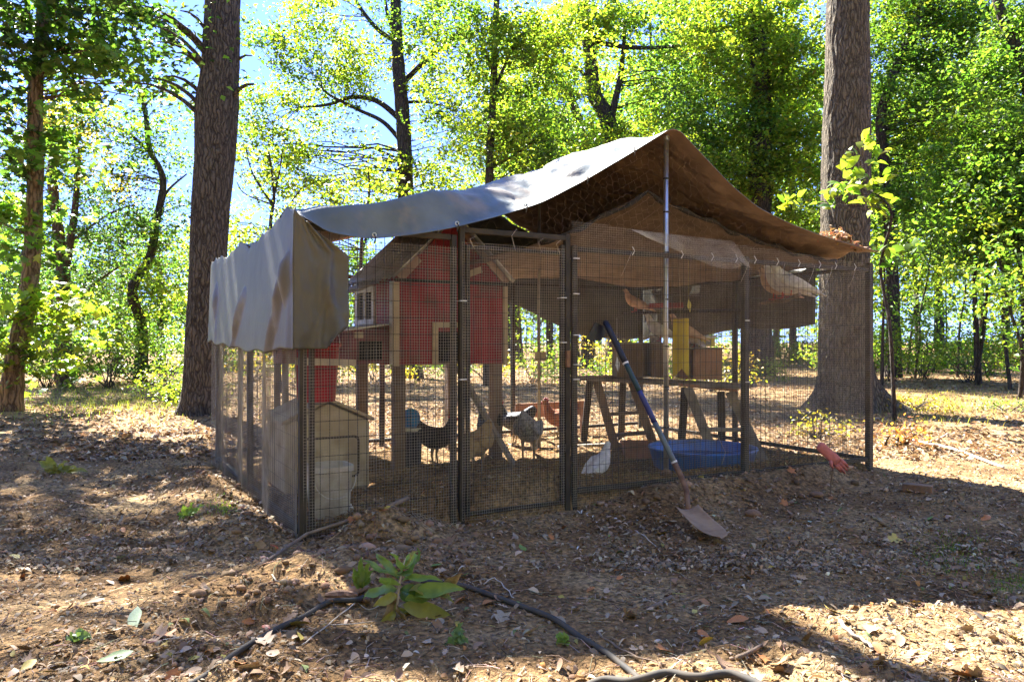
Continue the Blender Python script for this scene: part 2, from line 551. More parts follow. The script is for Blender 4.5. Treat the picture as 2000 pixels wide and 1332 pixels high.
def wires(segs, r):
    """segs (N,2,3) -> three sided prisms"""
    segs = np.asarray(segs, float)
    a = segs[:, 0]; b = segs[:, 1]
    t = b - a
    ln = np.linalg.norm(t, axis=1)
    ok = ln > 1e-6
    a, b, t = a[ok], b[ok], t[ok] / ln[ok][:, None]
    ref = np.where(np.abs(t[:, 2:3]) < 0.8, np.array([[0, 0, 1.0]]), np.array([[1.0, 0, 0]]))
    x = np.cross(ref, t); x /= np.linalg.norm(x, axis=1)[:, None]
    y = np.cross(t, x)
    vs = []
    for k in range(3):
        an = 2 * math.pi * k / 3
        off = r * (x * math.cos(an) + y * math.sin(an))
        vs.append(a + off); vs.append(b + off)
    v = np.stack(vs, 1).reshape(-1, 3)
    n = len(a)
    base = (np.arange(n) * 6)[:, None]
    q = np.array([[0, 2, 3, 1], [2, 4, 5, 3], [4, 0, 1, 5]])
    f = (base[:, :, None] + q[None]).reshape(-1, 4)
    return v, f

def sheet(name, fn, nu, nv, mname, parent, under=None, thick=0.003, smooth=True):
    """fn(s,t arrays)-> (..,3) world"""
    s, t = np.meshgrid(np.linspace(0, 1, nu), np.linspace(0, 1, nv), indexing='ij')
    p = fn(s, t).reshape(-1, 3)
    idx = np.arange(nu * nv).reshape(nu, nv)
    f = np.stack([idx[:-1, :-1], idx[1:, :-1], idx[1:, 1:], idx[:-1, 1:]], -1).reshape(-1, 4)
    o = fast_mesh(name, p, f, 4, mname, parent, smooth)
    if under:
        o.data.materials.append(MATS[under])
    m = o.modifiers.new('thick', 'SOLIDIFY')
    m.thickness = thick
    m.offset = -1
    if under:
        m.material_offset = 1
        m.material_offset_rim = 0
    return o

# leaf builders ----------------------------------------------------
def leaf_geo(cen, size, col3, flat=0.5, aspect=0.55, fold=0.25, r=None, kind='kite', droop=0.0, tilt_up=None):
    """folded leaves; returns verts, tris, colors"""
    r = r or rng
    n = len(cen)
    size = np.ones(n) * size if np.isscalar(size) else size
    az = r.uniform(0, 2 * math.pi, n)
    d = np.stack([np.cos(az), np.sin(az), r.normal(-droop, flat, n)], 1)
    d /= np.linalg.norm(d, axis=1)[:, None]
    up = np.stack([r.normal(0, flat, n), r.normal(0, flat, n), np.ones(n)], 1)
    x = np.cross(d, up); x /= np.linalg.norm(x, axis=1)[:, None] + 1e-9
    nn = np.cross(x, d)
    S = size[:, None]
    w = aspect * 0.5
    if kind == 'kite':
        pts = [(0, 0, 0), (0.45, -w, fold * w), (1, 0, -0.08), (0.45, w, fold * w)]
        tri = [(0, 1, 2), (0, 2, 3)]
    elif kind == 'leaf':
        pts = [(0, 0, 0), (0.3, -w * 0.85, fold * w), (0.65, -w * 0.75, fold * w * 0.7 - 0.04), (1, 0, -0.16), (0.65, w * 0.75, fold * w * 0.7 - 0.04), (0.3, w * 0.85, fold * w)]
        tri = [(0, 1, 5), (1, 2, 4), (1, 4, 5), (2, 3, 4)]
    else:   # lobed maple like
        pts = [(0, 0, 0), (0.10, -0.42, 0.03), (0.34, -0.24, 0.05), (0.55, -0.50, 0.0), (0.62, -0.17, 0.03), (1.0, 0, -0.1), (0.62, 0.17, 0.03), (0.55, 0.50, 0.0), (0.34, 0.24, 0.05), (0.10, 0.42, 0.03)]
        tri = [(0, 1, 2), (2, 3, 4), (4, 5, 6), (6, 7, 8), (8, 9, 0), (0, 2, 8), (2, 4, 8), (4, 6, 8)]
    k = len(pts)
    V = np.zeros((n, k, 3))
    for i, (a, b, c) in enumerate(pts):
        V[:, i] = cen + S * (d * (a - 0.5) + x * b + nn * c)
    T = (np.arange(n) * k)[:, None, None] + np.array(tri)[None]
    C = np.repeat(col3[:, None, :], k, 1).reshape(-1, 3)
    return V.reshape(-1, 3), T.reshape(-1, 3), C

def jitcol(base, n, r=None, amt=0.25, hue=0.12):
    r = r or rng
    base = np.array(base, float)
    if base.ndim == 1: base = base[None]
    pick = base[r.integers(0, len(base), n)]
    b = np.exp(r.normal(0, amt, (n, 1)))
    h = np.exp(r.normal(0, hue, (n, 3)))
    return np.clip(pick * b * h, 0.003, 0.9)

# ------------------------------------------------------------------ ground
def make_ground():
    ys = [-25, -18, -12, -8, -5, -3, -1.5, -0.5, 0.3, 0.8, 1.2, 1.6]
    y = 1.9
    while y < 420:
        ys.append(y); y += max(0.014, y * 0.0078)
    ys = np.array(ys)
    t = np.concatenate([np.linspace(-9, -1.1, 26)[:-1], np.linspace(-1.1, 1.1, 450), np.linspace(1.1, 9, 26)[1:]])
    Y, T = np.meshgrid(ys, t, indexing='ij')
    Wd = 0.72 * np.maximum(Y, 1.9)
    X = T * Wd
    Z = ground(X, Y)
    idx = np.arange(X.size).reshape(X.shape)
    f = np.stack([idx[:-1, :-1], idx[:-1, 1:], idx[1:, 1:], idx[1:, :-1]], -1).reshape(-1, 4)
    o = fast_mesh('ground', np.stack([X, Y, Z], -1).reshape(-1, 3), f, 4, 'soil', smooth=True)
    tag(o, 'bare brown soil with leaf litter under the trees', 'ground', kind='structure')
make_ground()

# ------------------------------------------------------------------ wire pen
pen = thing('wire_pen', 'large black framed wire mesh bird pen under the grey tarp', 'pen', L(0, 0, 0))
POST = 0.042
FU = [0.0, 0.932, 3.445, PL - 0.02]

def pen_post(u, v, z0, z1, w=POST, name='post', parent=pen, m='black_post'):
    return MB().box(L(u, v, (z0 + z1) / 2), (w, w, z1 - z0), PEN_R).build(name, m, parent, bevel=0.004)

def pen_bar(a, b, w=0.034, h=0.034, name='rail', parent=pen, m='black_post'):
    return MB().bar(L(*a), L(*b), w, h).build(name, m, parent, bevel=0.003)

pen_post(0.0, 0.0, -0.1, PH - 0.01)
pen_post(0.055, 0.012, -0.1, PH - 0.02, 0.03)
pen_post(0.932, 0.0, -0.1, PH - 0.03, 0.036)
pen_post(0.988, 0.0, -0.1, PH + 0.03, 0.036)
pen_post(1.775, 0.0, -0.1, PH + 0.03, 0.040)
pen_post(1.835, 0.0, -0.1, PH - 0.04, 0.036)
pen_post(3.445, 0.0, -0.1, PH - 0.03, 0.048)
pen_post(PL, 0.0, -0.1, PH - 0.005, 0.05)
for u, v in ((0.0, PW), (1.586, PW), (3.137, PW), (PL, PW), (0.0, PW / 2), (PL, PW / 2)):
    pen_post(u, v, -0.1, PH - 0.02)
Z = PH - 0.045
for a, b in (((0.03, 0, Z), (0.91, 0, Z)), ((1.0, 0, PH + 0.005), (1.76, 0, PH + 0.005)), ((1.86, 0, Z - 0.02), (3.42, 0, Z - 0.02)), ((3.47, 0, Z - 0.02), (PL - 0.02, 0, Z - 0.02)),
             ((0, 0.03, Z), (0, PW / 2 - 0.02, Z)), ((0, PW / 2 + 0.02, Z), (0, PW - 0.02, Z)), ((PL, 0.03, Z), (PL, PW / 2 - 0.02, Z)), ((PL, PW / 2 + 0.02, Z), (PL, PW - 0.02, Z)),
             ((0.02, PW, Z), (1.566, PW, Z)), ((1.606, PW, Z), (3.117, PW, Z)), ((3.157, PW, Z), (PL - 0.02, PW, Z)),
             ((1.86, 0.0, 0.12), (PL - 0.03, 0.0, 0.10)), ((0.05, PW, 0.12), (PL - 0.05, PW, 0.12)), ((PL, 0.05, 0.10), (PL, PW - 0.05, 0.10)), ((0, 0.05, 0.06), (0, PW - 0.05, 0.06))):
    pen_bar(a, b)

def grid(ax0, ax1, fixed, z0, z1, sx, sz, along, off=0.0, wave=None, jit=0.0, seg=10, sag=None):
    """wire segments of a mesh standing in a pen wall. along 'u': fixed is v; along 'v': fixed is u."""
    out = []
    top = z1 if callable(z1) else (lambda a: z1 + 0 * a)
    bot = z0 if callable(z0) else (lambda a: z0 + 0 * a)
    def P(a, z):
        w = (wave(a, z) if wave is not None else 0.0) + off
        a = a + 0 * z; z = z + 0 * a
        if along == 'u':
            p = O2[None] + UX[None] * a[:, None] + VX[None] * (fixed + w + 0 * a)[:, None]
        else:
            p = O2[None] + UX[None] * (fixed + w + 0 * a)[:, None] + VX[None] * a[:, None]
        return np.concatenate([p, z[:, None]], 1)
    for a in np.arange(ax0, ax1 + 1e-6, sx):
        zz = np.linspace(float(bot(np.array(a))), float(top(np.array(a))), seg + 1)
        q = P(np.full(seg + 1, a) + jit * np.sin(zz * 7 + a * 30), zz)
        out.append(np.stack([q[:-1], q[1:]], 1))
    zmax = max(float(top(np.array(x))) for x in np.linspace(ax0, ax1, 30))
    zmin = min(float(bot(np.array(x))) for x in np.linspace(ax0, ax1, 30))
    ns = max(4, int((ax1 - ax0) / 0.06))
    for z in np.arange(zmin, zmax + 1e-6, sz):
        aa = np.linspace(ax0, ax1, ns + 1)
        q = P(aa, np.full(ns + 1, z) + jit * np.sin(aa * 9 + z * 20))
        s = np.stack([q[:-1], q[1:]], 1)
        mid = (aa[:-1] + aa[1:]) / 2
        ok = (z <= top(mid)) & (z >= bot(mid))
        out.append(s[ok])
    return np.concatenate(out)

def wire_part(name, segs, r, m, parent=pen):
    v, f = wires(segs, r)
    return tag(fast_mesh(name, v, f, 4, m, parent), kind='stuff')

def wv(s, a, k):
    return lambda x, z: a * np.sin(x * k + s) * (0.4 + 0.6 * np.sin(z * 2.1 + s)) + a * 0.5 * np.sin(z * 5 + x * 3 + s)
# fine hardware cloth
wire_part('hardware_cloth', grid(0.0, 0.95, 0, -0.02, 1.725, 0.0170, 0.0170, 'u', -0.028, wv(1, 0.006, 4), 0.002), 0.00078, 'galv_wire')
wire_part('hardware_cloth', grid(1.80, PL, 0, 0.02, lambda a: 1.955 - 0.045 * (a - 1.8), 0.0155, 0.0155, 'u', -0.030, wv(2, 0.006, 3), 0.002), 0.0006, 'galv_wire')
def lw(x, z):
    return 0.018 * np.sin(x * 7.0 + 0.6) * np.clip(1.25 - z * 0.35, 0.3, 1.2) + 0.003 * np.sin(x * 19 + z * 2)
wire_part('hardware_cloth', grid(0.0, PW, 0, -0.02, 1.13, 0.0130, 0.0130, 'v', -0.045, lw, 0.002, 12), 0.0009, 'galv_bright')
wire_part('hardware_cloth', grid(0.0, PW, PL, 0.02, 1.78, 0.0175, 0.0175, 'v', 0.03, None, 0.002, 8), 0.00055, 'galv_wire')
# black welded panels 50 x 100 mm
for a0, a1 in ((0.05, 0.93), (1.84, 3.42), (3.47, PL)):
    wire_part('welded_panel', grid(a0, a1, 0, 0.08, Z, 0.055, 0.10, 'u', 0.016, None, 0, 1), 0.0021, 'black_wire')
wire_part('welded_panel', grid(0.02, PL, PW, 0.08, Z, 0.055, 0.10, 'u', 0.0, None, 0, 1), 0.0019, 'black_wire')
wire_part('welded_panel', grid(0.02, PW, PL, 0.08, Z, 0.055, 0.10, 'v', 0.0, None, 0, 1), 0.0017, 'black_wire')
wire_part('welded_panel', grid(0.02, PW, 0, 0.08, Z, 0.055, 0.10, 'v', 0.0, None, 0, 1), 0.0017, 'black_wire')
# torn mesh lying on the heap at the foot of the fence
def torn():
    out = []
    n = 22
    A = L(0.38, -0.04, 0.13); B = L(0.95, -0.05, 0.02)
    dn = np.array([VX[0] * -0.30, VX[1] * -0.30, -0.06]) + np.array([0.06, 0, 0])
    for i in range(n + 1):
        s = i / n
        p = [A + (B - A) * s + dn * t + np.array([0, 0, 0.035 * math.sin(3 * t + 4 * s)]) for t in np.linspace(0, 1, 8)]
        p = np.array(p); out.append(np.stack([p[:-1], p[1:]], 1))
    for j in range(13):
        t = j / 12
        p = np.array([A + (B - A) * s + dn * t + np.array([0, 0, 0.035 * math.sin(3 * t + 4 * s)]) for s in np.linspace(0, 1, 12)])
        out.append(np.stack([p[:-1], p[1:]], 1))
    return np.concatenate(out)
wire_part('torn_cloth', torn(), 0.001, 'galv_wire')
# loose flap of cloth folded outwards over the top
def flapseg():
    out = []
    def P(s, t):
        u = 2.30 + 0.98 * s
        z = 1.925 - 0.02 * s - t * (0.10 + 0.20 * math.sin(min(1, s * 1.15) * 2.6) ** 1.0) * (0.55 + 0.45 * s)
        v = -0.035 - 0.20 * math.sin(t * 1.35) * (0.25 + 0.75 * math.sin(s * 2.9))
        return L(u + 0.10 * t, v, z)
    for s in np.linspace(0, 1, 70):
        p = np.array([P(s, t) for t in np.linspace(0, 1, 12)]); out.append(np.stack([p[:-1], p[1:]], 1))
    for t in np.linspace(0, 1, 22):
        p = np.array([P(s, t) for s in np.linspace(0, 1, 40)]); out.append(np.stack([p[:-1], p[1:]], 1))
    return np.concatenate(out)
wire_part('folded_cloth', flapseg(), 0.0007, 'galv_wire')

# gate -----------------------------------------------------------------
g0, g1, gz0, gz1 = 1.030, 1.735, 0.04, PH - 0.085
gb = MB()
gb.box(L(g0, -0.004, (gz0 + gz1) / 2), (0.026, 0.026, gz1 - gz0), PEN_R)
gb.box(L(g1, -0.004, (gz0 + gz1) / 2 + 0.02), (0.030, 0.030, gz1 - gz0 + 0.04), PEN_R)
gb.box(L((g0 + g1) / 2, -0.004, gz1 - 0.015), (g1 - g0 - 0.030, 0.024, 0.024), PEN_R)
gb.box(L((g0 + g1) / 2, -0.004, gz0 + 0.015), (g1 - g0 - 0.030, 0.024, 0.024), PEN_R)
gate = gb.build('gate', 'black_post', pen, bevel=0.003)
gate['label'] = 'narrow mesh gate with thin black frame'
v_, f_ = wires(grid(0.985, 1.745, 0, 0.02, gz1 + 0.012, 0.0170, 0.0170, 'u', -0.026, wv(3, 0.004, 5), 0.002), 0.00078)
tag(fast_mesh('gate_cloth', v_, f_, 4, 'galv_wire', gate), kind='stuff')
v_, f_ = wires(grid(g0 + 0.05, g1 - 0.03, 0, gz0 + 0.08, gz1, 0.055, 0.10, 'u', 0.012, None, 0, 1), 0.0017)
tag(fast_mesh('gate_panel', v_, f_, 4, 'black_wire', gate), kind='stuff')
for z in (0.42, 1.0, 1.45):
    MB().box(L(1.755, -0.012, z), (0.045, 0.02, 0.05), PEN_R).build('hinge', 'black_post', gate)
MB().box(L(1.765, -0.032, 1.02), (0.03, 0.022, 0.11), PEN_R).build('latch', 'rust', gate, bevel=0.003)
# ties and wire ends
def tie(u, z, w=0.045):
    MB().box(L(u, -0.005, z), (w, 0.052, 0.006), PEN_R).build('cable_tie', 'white_tie', pen)
for u, z in ((0.99, 1.39), (0.99, 0.9), (1.735, 1.43), (1.735, 1.13), (1.84, 1.70), (1.84, 1.46), (1.84, 1.18), (1.84, 0.98), (1.84, 0.88), (3.445, 0.82), (3.445, 1.30)):
    tie(u, z)
def wire_end(pts, r=0.0016, m='pale_stick'):
    MB().tube(pts, r, 5).build('wire_end', m, pen)
for u, h in ((1.06, 0.05), (1.36, 0.12), (1.56, 0.07), (1.70, 0.07)):
    wire_end([L(u + 0.0, -0.03, gz1 - 0.02), L(u - 0.03, -0.035, gz1 + h * 0.6), L(u + 0.01, -0.03, gz1 + h)])
for u in (2.3, 2.75, 3.05, 3.3, 3.5, 3.75, 4.0, 4.25, 4.45, 4.7):
    wire_end([L(u, -0.045, Z + 0.02), L(u + 0.012, -0.055, Z - 0.01), L(u, -0.045, Z - 0.04)], 0.003, 'white_tie')
for u in (3.75, 4.1, 4.32, 4.62, 2.2, 3.35):
    wire_end([L(u + 0.09, -0.05, Z - 0.02), L(u + 0.04, -0.07, Z - 0.09), L(u, -0.05, Z - 0.19)])
wire_end([L(3.1, -0.06, 0.42), L(3.16, -0.08, 0.30), L(3.15, -0.05, 0.2)])

# chicken wire closing the gable
HEM_U = np.array([0.0, 0.07, 0.2, 0.387, 0.65, 0.915, 1.22, 1.546, 1.894, 2.30, 2.69, 2.95, 3.25, 3.53, 3.9, 4.31, 4.65, 4.98])
HEM_Z = np.array([1.84, 1.765, 1.725, 1.722, 1.765, 1.827, 1.92, 2.035, 2.22, 2.46, 2.70, 2.52, 2.32, 2.176, 2.075, 2.00, 1.955, 1.92])
def hemz(u):
    # smooth interpolation
    u = np.asarray(u, float)
    w = 0
    for k in np.linspace(-0.07, 0.07, 5):
        w = w + np.interp(u + k, HEM_U, HEM_Z)
    w = w / 5
    return w
def hexnet():
    a = 0.038; out = []
    dx = 3 * a; dz = math.sqrt(3) * a
    i = 0
    u0, u1, z0, z1 = 1.0, 4.7, 1.74, 2.7
    nu = int((u1 - u0) / (1.5 * a)); nz = int((z1 - z0) / dz)
    for i in range(nu):
        for j in range(nz):
            cu = u0 + i * 1.5 * a
            cz = z0 + j * dz + (dz / 2 if i % 2 else 0)
            pts = [(cu + a * math.cos(t), cz + a * math.sin(t)) for t in (0, math.pi / 3, 2 * math.pi / 3, math.pi)]
            for p, q in zip(pts[:-1], pts[1:]):
                m = ((p[0] + q[0]) / 2, (p[1] + q[1]) / 2)
                if m[1] < float(hemz(m[0])) - 0.015 and m[1] > 1.78 - 0.01 and u0 < m[0] < u1:
                    def D(w): return L(w[0] + 0.01 * math.sin(w[1] * 9) + 0.010 * math.sin(w[0] * 83.1 + w[1] * 57.7), 0.03 + 0.03 * math.sin(w[0] * 4 + w[1] * 3) * math.sin(w[1] * 5), w[1] + 0.012 * math.sin(w[0] * 7) + 0.009 * math.sin(w[0] * 61.3 - w[1] * 93.1))
                    out.append([D(p), D(q)])
    return np.array(out)
wire_part('chicken_wire', hexnet(), 0.0005, 'rusty_wire')

# ------------------------------------------------------------------ poles under the tarp
def pole(name, label, u, v, z0, z1, r, m, extra):
    t = thing(name, label, 'pole', L(u, v, z0))
    MB().tube([L(u, v, z0), L(u - 0.005, v, (z0 + z1) / 2), L(u, v, z1)], r, 14).build('shaft', m, t, smooth=True)
    for z in extra:
        MB().lathe(L(u, v, z), [(r + 0.001, -0.006), (r + 0.004, -0.003), (r + 0.004, 0.003), (r + 0.001, 0.006)], 14).build('band', 'black_wire' if m == 'galv_pole' else 'tan_trim', t)
    MB().lathe(L(u, v, z1), [(r * 1.3, -0.03), (r * 1.3, 0.0), (r * 0.6, 0.012)], 14).build('cap', m, t)
    return t
pole('galvanised_pole', 'shiny galvanised steel pole standing at the gate side, holding up the tarp peak', 2.712, 0.075, 0.08, 2.665, 0.019, 'galv_pole', (0.5, 0.8, 1.1, 1.45, 1.8, 2.1, 2.35))
pt = pole('tan_pole', 'thin tan metal pole inside the pen, beside the ramp of the red coop', 2.95, 2.29, 0.04, 2.66, 0.017, 'tan_pole', (1.0,))
MB().box(L(2.95, 2.29 - 0.02, 0.985), (0.13, 0.015, 0.09), PEN_R).build('plate', 'tan_trim', pt)

# ------------------------------------------------------------------ tarp
tarp = thing('tarp', 'grey weathered tarp draped over the wire pen as a peaked roof', 'tarp', L(0, 0, 1.8))
RU = 2.69
def tarp_z(u, v):
    left = 1.86 + (2.74 - 1.86) * np.clip(u / RU, 0, 1) - 0.09 * np.sin(np.clip(u / RU, 0, 1) * math.pi)
    s = np.clip((u - RU) / (PL + 0.02 - RU), 0, 1)
    right = 2.74 - (2.74 - 1.87) * (1.22 * s - 0.22 * s * s) - 0.12 * np.sin(s * math.pi)
    main = np.where(u < RU, left, right)
    f = hemz(u)
    b = sstep(0.0, 0.07 + 0.68 * sstep(0.5, 2.0, u), v + 0.055)
    z = f * (1 - b) + main * b
    z = z - 0.06 * np.sin(np.clip(v / PW, 0, 1) * math.pi) * np.exp(-(u / 0.5) ** 2)
    wr = 0.040 * fbm(u * 2.2 + v * 0.8, v * 2.4 - u * 0.5, 51, 4) - 0.055 * np.abs(fbm((u + 0.7 * v) * 3.2, (v - 0.5 * u) * 1.6, 61, 3)) - 0.02 * np.abs(fbm(u * 7 + v * 4, v * 6 - u * 3, 63, 2)) + 0.02
    # creases pulled towards the grommets
    for gu in (0.387, 0.915, 1.546, 1.894):
        wr = wr + 0.022 * np.sin((v - 0.05) * 22 + gu * 9) * np.exp(-((u - gu - 0.25 * v) / 0.13) ** 2 - (v / 0.35) ** 2)
    return z + 1.5 * wr * sstep(-0.03, 0.12, v) * (0.35 + 0.65 * sstep(0, 0.3, np.abs(u - RU)))
def roof_fn(s, t):
    u = -0.03 + (PL + 0.10) * s
    v = -0.055 + (PW + 0.10) * t ** 1.35
    z = tarp_z(u, v) + 0.012
    u = u + 0.012 * np.sin(v * 6) * (1 - s)
    # first corner: front hem falls in a fold
    fold = np.exp(-((u - 0.23) / 0.10) ** 2) * np.exp(-(np.maximum(v + 0.05, 0) / 0.12) ** 2)
    v2 = v - 0.04 * fold
    p = O2 + UX * u[..., None] + VX * v2[..., None]
    return np.concatenate([p, z[..., None]], -1)
sheet('roof_sheet', roof_fn, 190, 120, 'tarp_top', tarp, 'tarp_under', 0.004)

def ridge_flap(fr, nfold):
    pass
def left_flap(s, t):
    v = -0.062 + (PW + 0.09) * s
    ztop = tarp_z(np.full_like(v, -0.02), np.maximum(v, 0.02)) + 0.012
    zb = 1.092 - 0.022 * np.sin(v * 1.7) + 0.010 * np.sin(v * 9) + 0.02 * sstep(2.75, 2.95, v)
    z = ztop + (zb - ztop) * t
    e = sstep(0.0, 0.10, v + 0.062)
    pleat = 0.036 * np.abs(np.sin(v * 24 - 5 * t * v)) * np.exp(-np.maximum(v - 0.05, 0) / 0.20) * sstep(0.05, 0.5, t)
    diag = 0.075 * (1 - np.abs(np.sin((v * 1.05 - 0.75 * t) * 2.3 + 0.5))) ** 1.6 * sstep(0.1, 0.6, t) * (1 - 0.5 * sstep(2.2, 2.8, v))
    diag2 = 0.018 * np.abs(np.sin((v * 1.3 - 1.1 * t) * 5.3 + 1.0)) * t
    crease = 0.05 * np.exp(-((v - 2.72 - 0.10 * (1 - t)) / 0.10) ** 2) * sstep(0.05, 0.4, t)
    dent = -0.07 * np.exp(-((v - 2.2) / 0.35) ** 2 - ((t - 0.35) / 0.3) ** 2)
    u = -0.062 - e * (pleat + diag + diag2 + crease + dent + 0.022 * fbm(v * 3 + t * 2, t * 3 - v, 71, 4) - 0.045) - 0.01 * t * e
    u = np.minimum(u, -0.055 - 0.03 * t * e)
    u = np.where(t < 0.03, -0.05, u)
    z = z + np.where(t < 0.03, 0.012, 0.0)
    p = O2 + UX * u[..., None] + VX * v[..., None]
    return np.concatenate([p, z[..., None]], -1)
sheet('side_flap', left_flap, 150, 60, 'tarp_flap', tarp, 'tarp_flap', -0.003)
def front_flap(s, t):
    wtop = 0.02 + 0.0 * t
    width = 0.245 * np.clip(0.12 + 3.6 * t, 0, 1)
    width = np.where(t > 0.88, width * (1 - 0.42 * (t - 0.88) / 0.12 * sstep(0.5, 1, s)), width)
    u = -0.062 + (width + 0.062) * s
    ztop = 1.868 - 0.09 * s
    zb = 1.095 + 0.05 * sstep(0.6, 1, s)
    z = ztop + (zb - ztop) * t
    v = -0.062 - sstep(0, 0.15, s) * (0.018 * np.sin(s * 5 + t * 3) * t + 0.030 * fbm(s * 3 + 5, t * 4, 81, 4) + 0.045 * np.exp(-((s - 0.35 - 0.5 * t) / 0.10) ** 2) * t + 0.02 * np.exp(-((s - 0.75 + 0.3 * t) / 0.06) ** 2))
    p = O2 + UX * u[..., None] + VX * v[..., None]
    return np.concatenate([p, z[..., None]], -1)
sheet('corner_flap', front_flap, 40, 60, 'tarp_flap', tarp, 'tarp_flap', 0.003)
def right_flap(s, t):
    v = 0.62 + (PW - 0.55) * s
    ztop = tarp_z(np.full_like(v, PL + 0.04), v)
    zb = 1.30 - 0.14 * s + 0.02 * np.sin(v * 5)
    z = ztop + (zb - ztop) * t
    u = PL + 0.075 + 0.02 * np.sin(v * 6 + t) * t + 0.02 * fbm(v * 3, t * 3, 91, 3)
    p = O2 + UX * u[..., None] + VX * v[..., None]
    return np.concatenate([p, z[..., None]], -1)
sheet('side_flap', right_flap, 60, 24, 'tarp_flap', tarp, 'tarp_flap', 0.003)
def back_flap(s, t):
    u = 1.95 + (PL + 0.06 - 1.95) * s
    zt = tarp_z(u, np.full_like(u, PW))
    ztop = np.maximum(zt, 1.9)
    zb = 1.58 - 0.40 * sstep(0.35, 0.75, s) + 0.02 * np.sin(u * 5) + 0.12 * (1 - sstep(0, 0.12, s))
    z = ztop + (zb - ztop) * t
    v = PW + 0.05 + 0.02 * np.sin(u * 6 + t) * t + 0.02 * fbm(u * 3, t * 3, 95, 3)
    p = O2 + UX * u[..., None] + VX * v[..., None]
    return np.concatenate([p, z[..., None]], -1)
sheet('back_flap', back_flap, 60, 30, 'tarp_flap', tarp, 'tarp_flap', 0.003)
# grommets with hooks along the front hem
for u in (0.40, 0.93, 1.42, 1.90, 2.3):
    z = float(hemz(u)) + 0.03
    g = MB().tube([L(u + 0.011 * math.cos(a), -0.062, z + 0.011 * math.sin(a)) for a in np.linspace(0, 2 * math.pi, 14)], 0.0035, 6, False).build('grommet', 'steel', tarp)
    MB().tube([L(u, -0.066, z), L(u + 0.004, -0.075, z - 0.015), L(u, -0.06, z - 0.05)], 0.004, 6).build('hook', 'black_wire', g)

# inner brown tarp
inner = thing('inner_tarp', 'second brown tarp hanging slack beneath the grey roof tarp', 'tarp', L(2.7, 1.7, 1.8))
CU = np.array([1.2, 1.89, 2.35, 2.72, 3.0, 3.895, 4.5, 4.9]); CZ = np.array([1.73, 1.88, 2.09, 2.29, 2.20, 1.99, 1.90, 1.86])
def inner_fn(s, t):
    u = 2.25 + 2.67 * s
    u = 1.75 + 3.17 * s + 0 * t
    v = 0.30 + 2.78 * t
    zf = np.interp(u, CU, CZ)
    zb = 1.84 - 0.03 * np.sin(u * 3)
    b = sstep(0, 1, t)
    z = zf * (1 - b) + zb * b - 0.05 * np.sin(t * math.pi) + 0.03 * fbm(u * 2.5, v * 2.5, 101, 3)
    p = O2 + UX * u[..., None] + VX * v[..., None]
    return np.concatenate([p, z[..., None]], -1)
sheet('cloth', inner_fn, 90, 70, 'tarp_inner', inner, 'tarp_inner', 0.003)
hp = [L(u, 0.297 + 0.02 * math.sin(u * 9), float(np.interp(u, CU, CZ)) - 0.005 + 0.012 * math.sin(u * 17)) for u in np.linspace(1.75, 4.9, 60)]
MB().tube(hp, [0.016 + 0.007 * math.sin(i * 1.3) for i in range(60)], 7).build('hem', 'hem', inner, smooth=True)

# leaf debris caught on the tarp corner
n = 260
uu = rng.normal(4.72, 0.13, n); vv = np.abs(rng.normal(0.02, 0.08, n))
zz = tarp_z(np.clip(uu, 0, PL), vv) + 0.02 + np.abs(rng.normal(0, 0.028, n)) * np.exp(-((uu - 4.62) / 0.16) ** 2) * 1.8
cc = np.stack([O2[0] + UX[0] * uu + VX[0] * vv, O2[1] + UX[1] * uu + VX[1] * vv, zz], 1)
v_, t_, c_ = leaf_geo(cc, rng.uniform(0.03, 0.08, n), jitcol([(0.35, 0.20, 0.10), (0.45, 0.30, 0.18), (0.25, 0.13, 0.06)], n), 0.7, 0.5, 0.5, kind='leaf')
tag(fast_mesh('leaf_debris', v_, t_, 3, 'litter', None, colors=c_, cen=L(4.72, 0, 1.9)), 'heap of dry brown leaves caught on the tarp edge', 'leaves', kind='stuff')

# ------------------------------------------------------------------ red coop
coop = thing('chicken_coop', 'red wooden chicken coop on legs with gabled tin roof inside the pen', 'coop', L(1.7, 2.25, 0.05))
cu0, cu1, cv0, cv1, cz0, cz1, cza = 1.18, 2.222, 1.70, 2.80, 0.94, 1.64, 2.17
cm = (cu0 + cu1) / 2
tv = np.array([VX[0], VX[1], 0]) ; tu = np.array([UX[0], UX[1], 0])
# front wall planks cut round the doorway
du0, du1, dz1 = 1.57, 1.80, 1.22
nb = 8
ed = np.linspace(cu0, cu1, nb + 1)
for i in range(nb):
    a, b = ed[i] + 0.0015, ed[i + 1] - 0.0015
    def top(u): return cz1 + (cza - cz1) * (1 - abs(u - cm) / (cm - cu0))
    zlo = cz0
    if a < du1 - 0.01 and b > du0 + 0.01: zlo = dz1
    poly = [L(a, cv0, zlo), L(b, cv0, zlo), L(b, cv0, top(b))]
    if a < cm < b: poly.append(L(cm, cv0, top(cm)))
    poly.append(L(a, cv0, top(a)))
    MB().prism(poly, tv * 0.018).build('wall_board', 'red_paint', coop)
MB().prism([L(cu0, cv0 + 0.02, cz0), L(cu0, cv1, cz0), L(cu0, cv1, cz1), L(cu0, cv0 + 0.02, cz1)], tu * 0.018).build('side_wall', 'red_paint', coop)
MB().prism([L(cu1, cv0 + 0.02, cz0), L(cu1, cv1, cz0), L(cu1, cv1, cz1), L(cu1, cv0 + 0.02, cz1)], -tu * 0.018).build('side_wall', 'red_paint', coop)
MB().prism([L(cu0, cv1, cz0), L(cu1, cv1, cz0), L(cu1, cv1, cz1), L(cm, cv1, cza), L(cu0, cv1, cz1)], -tv * 0.018).build('back_wall', 'red_paint', coop)
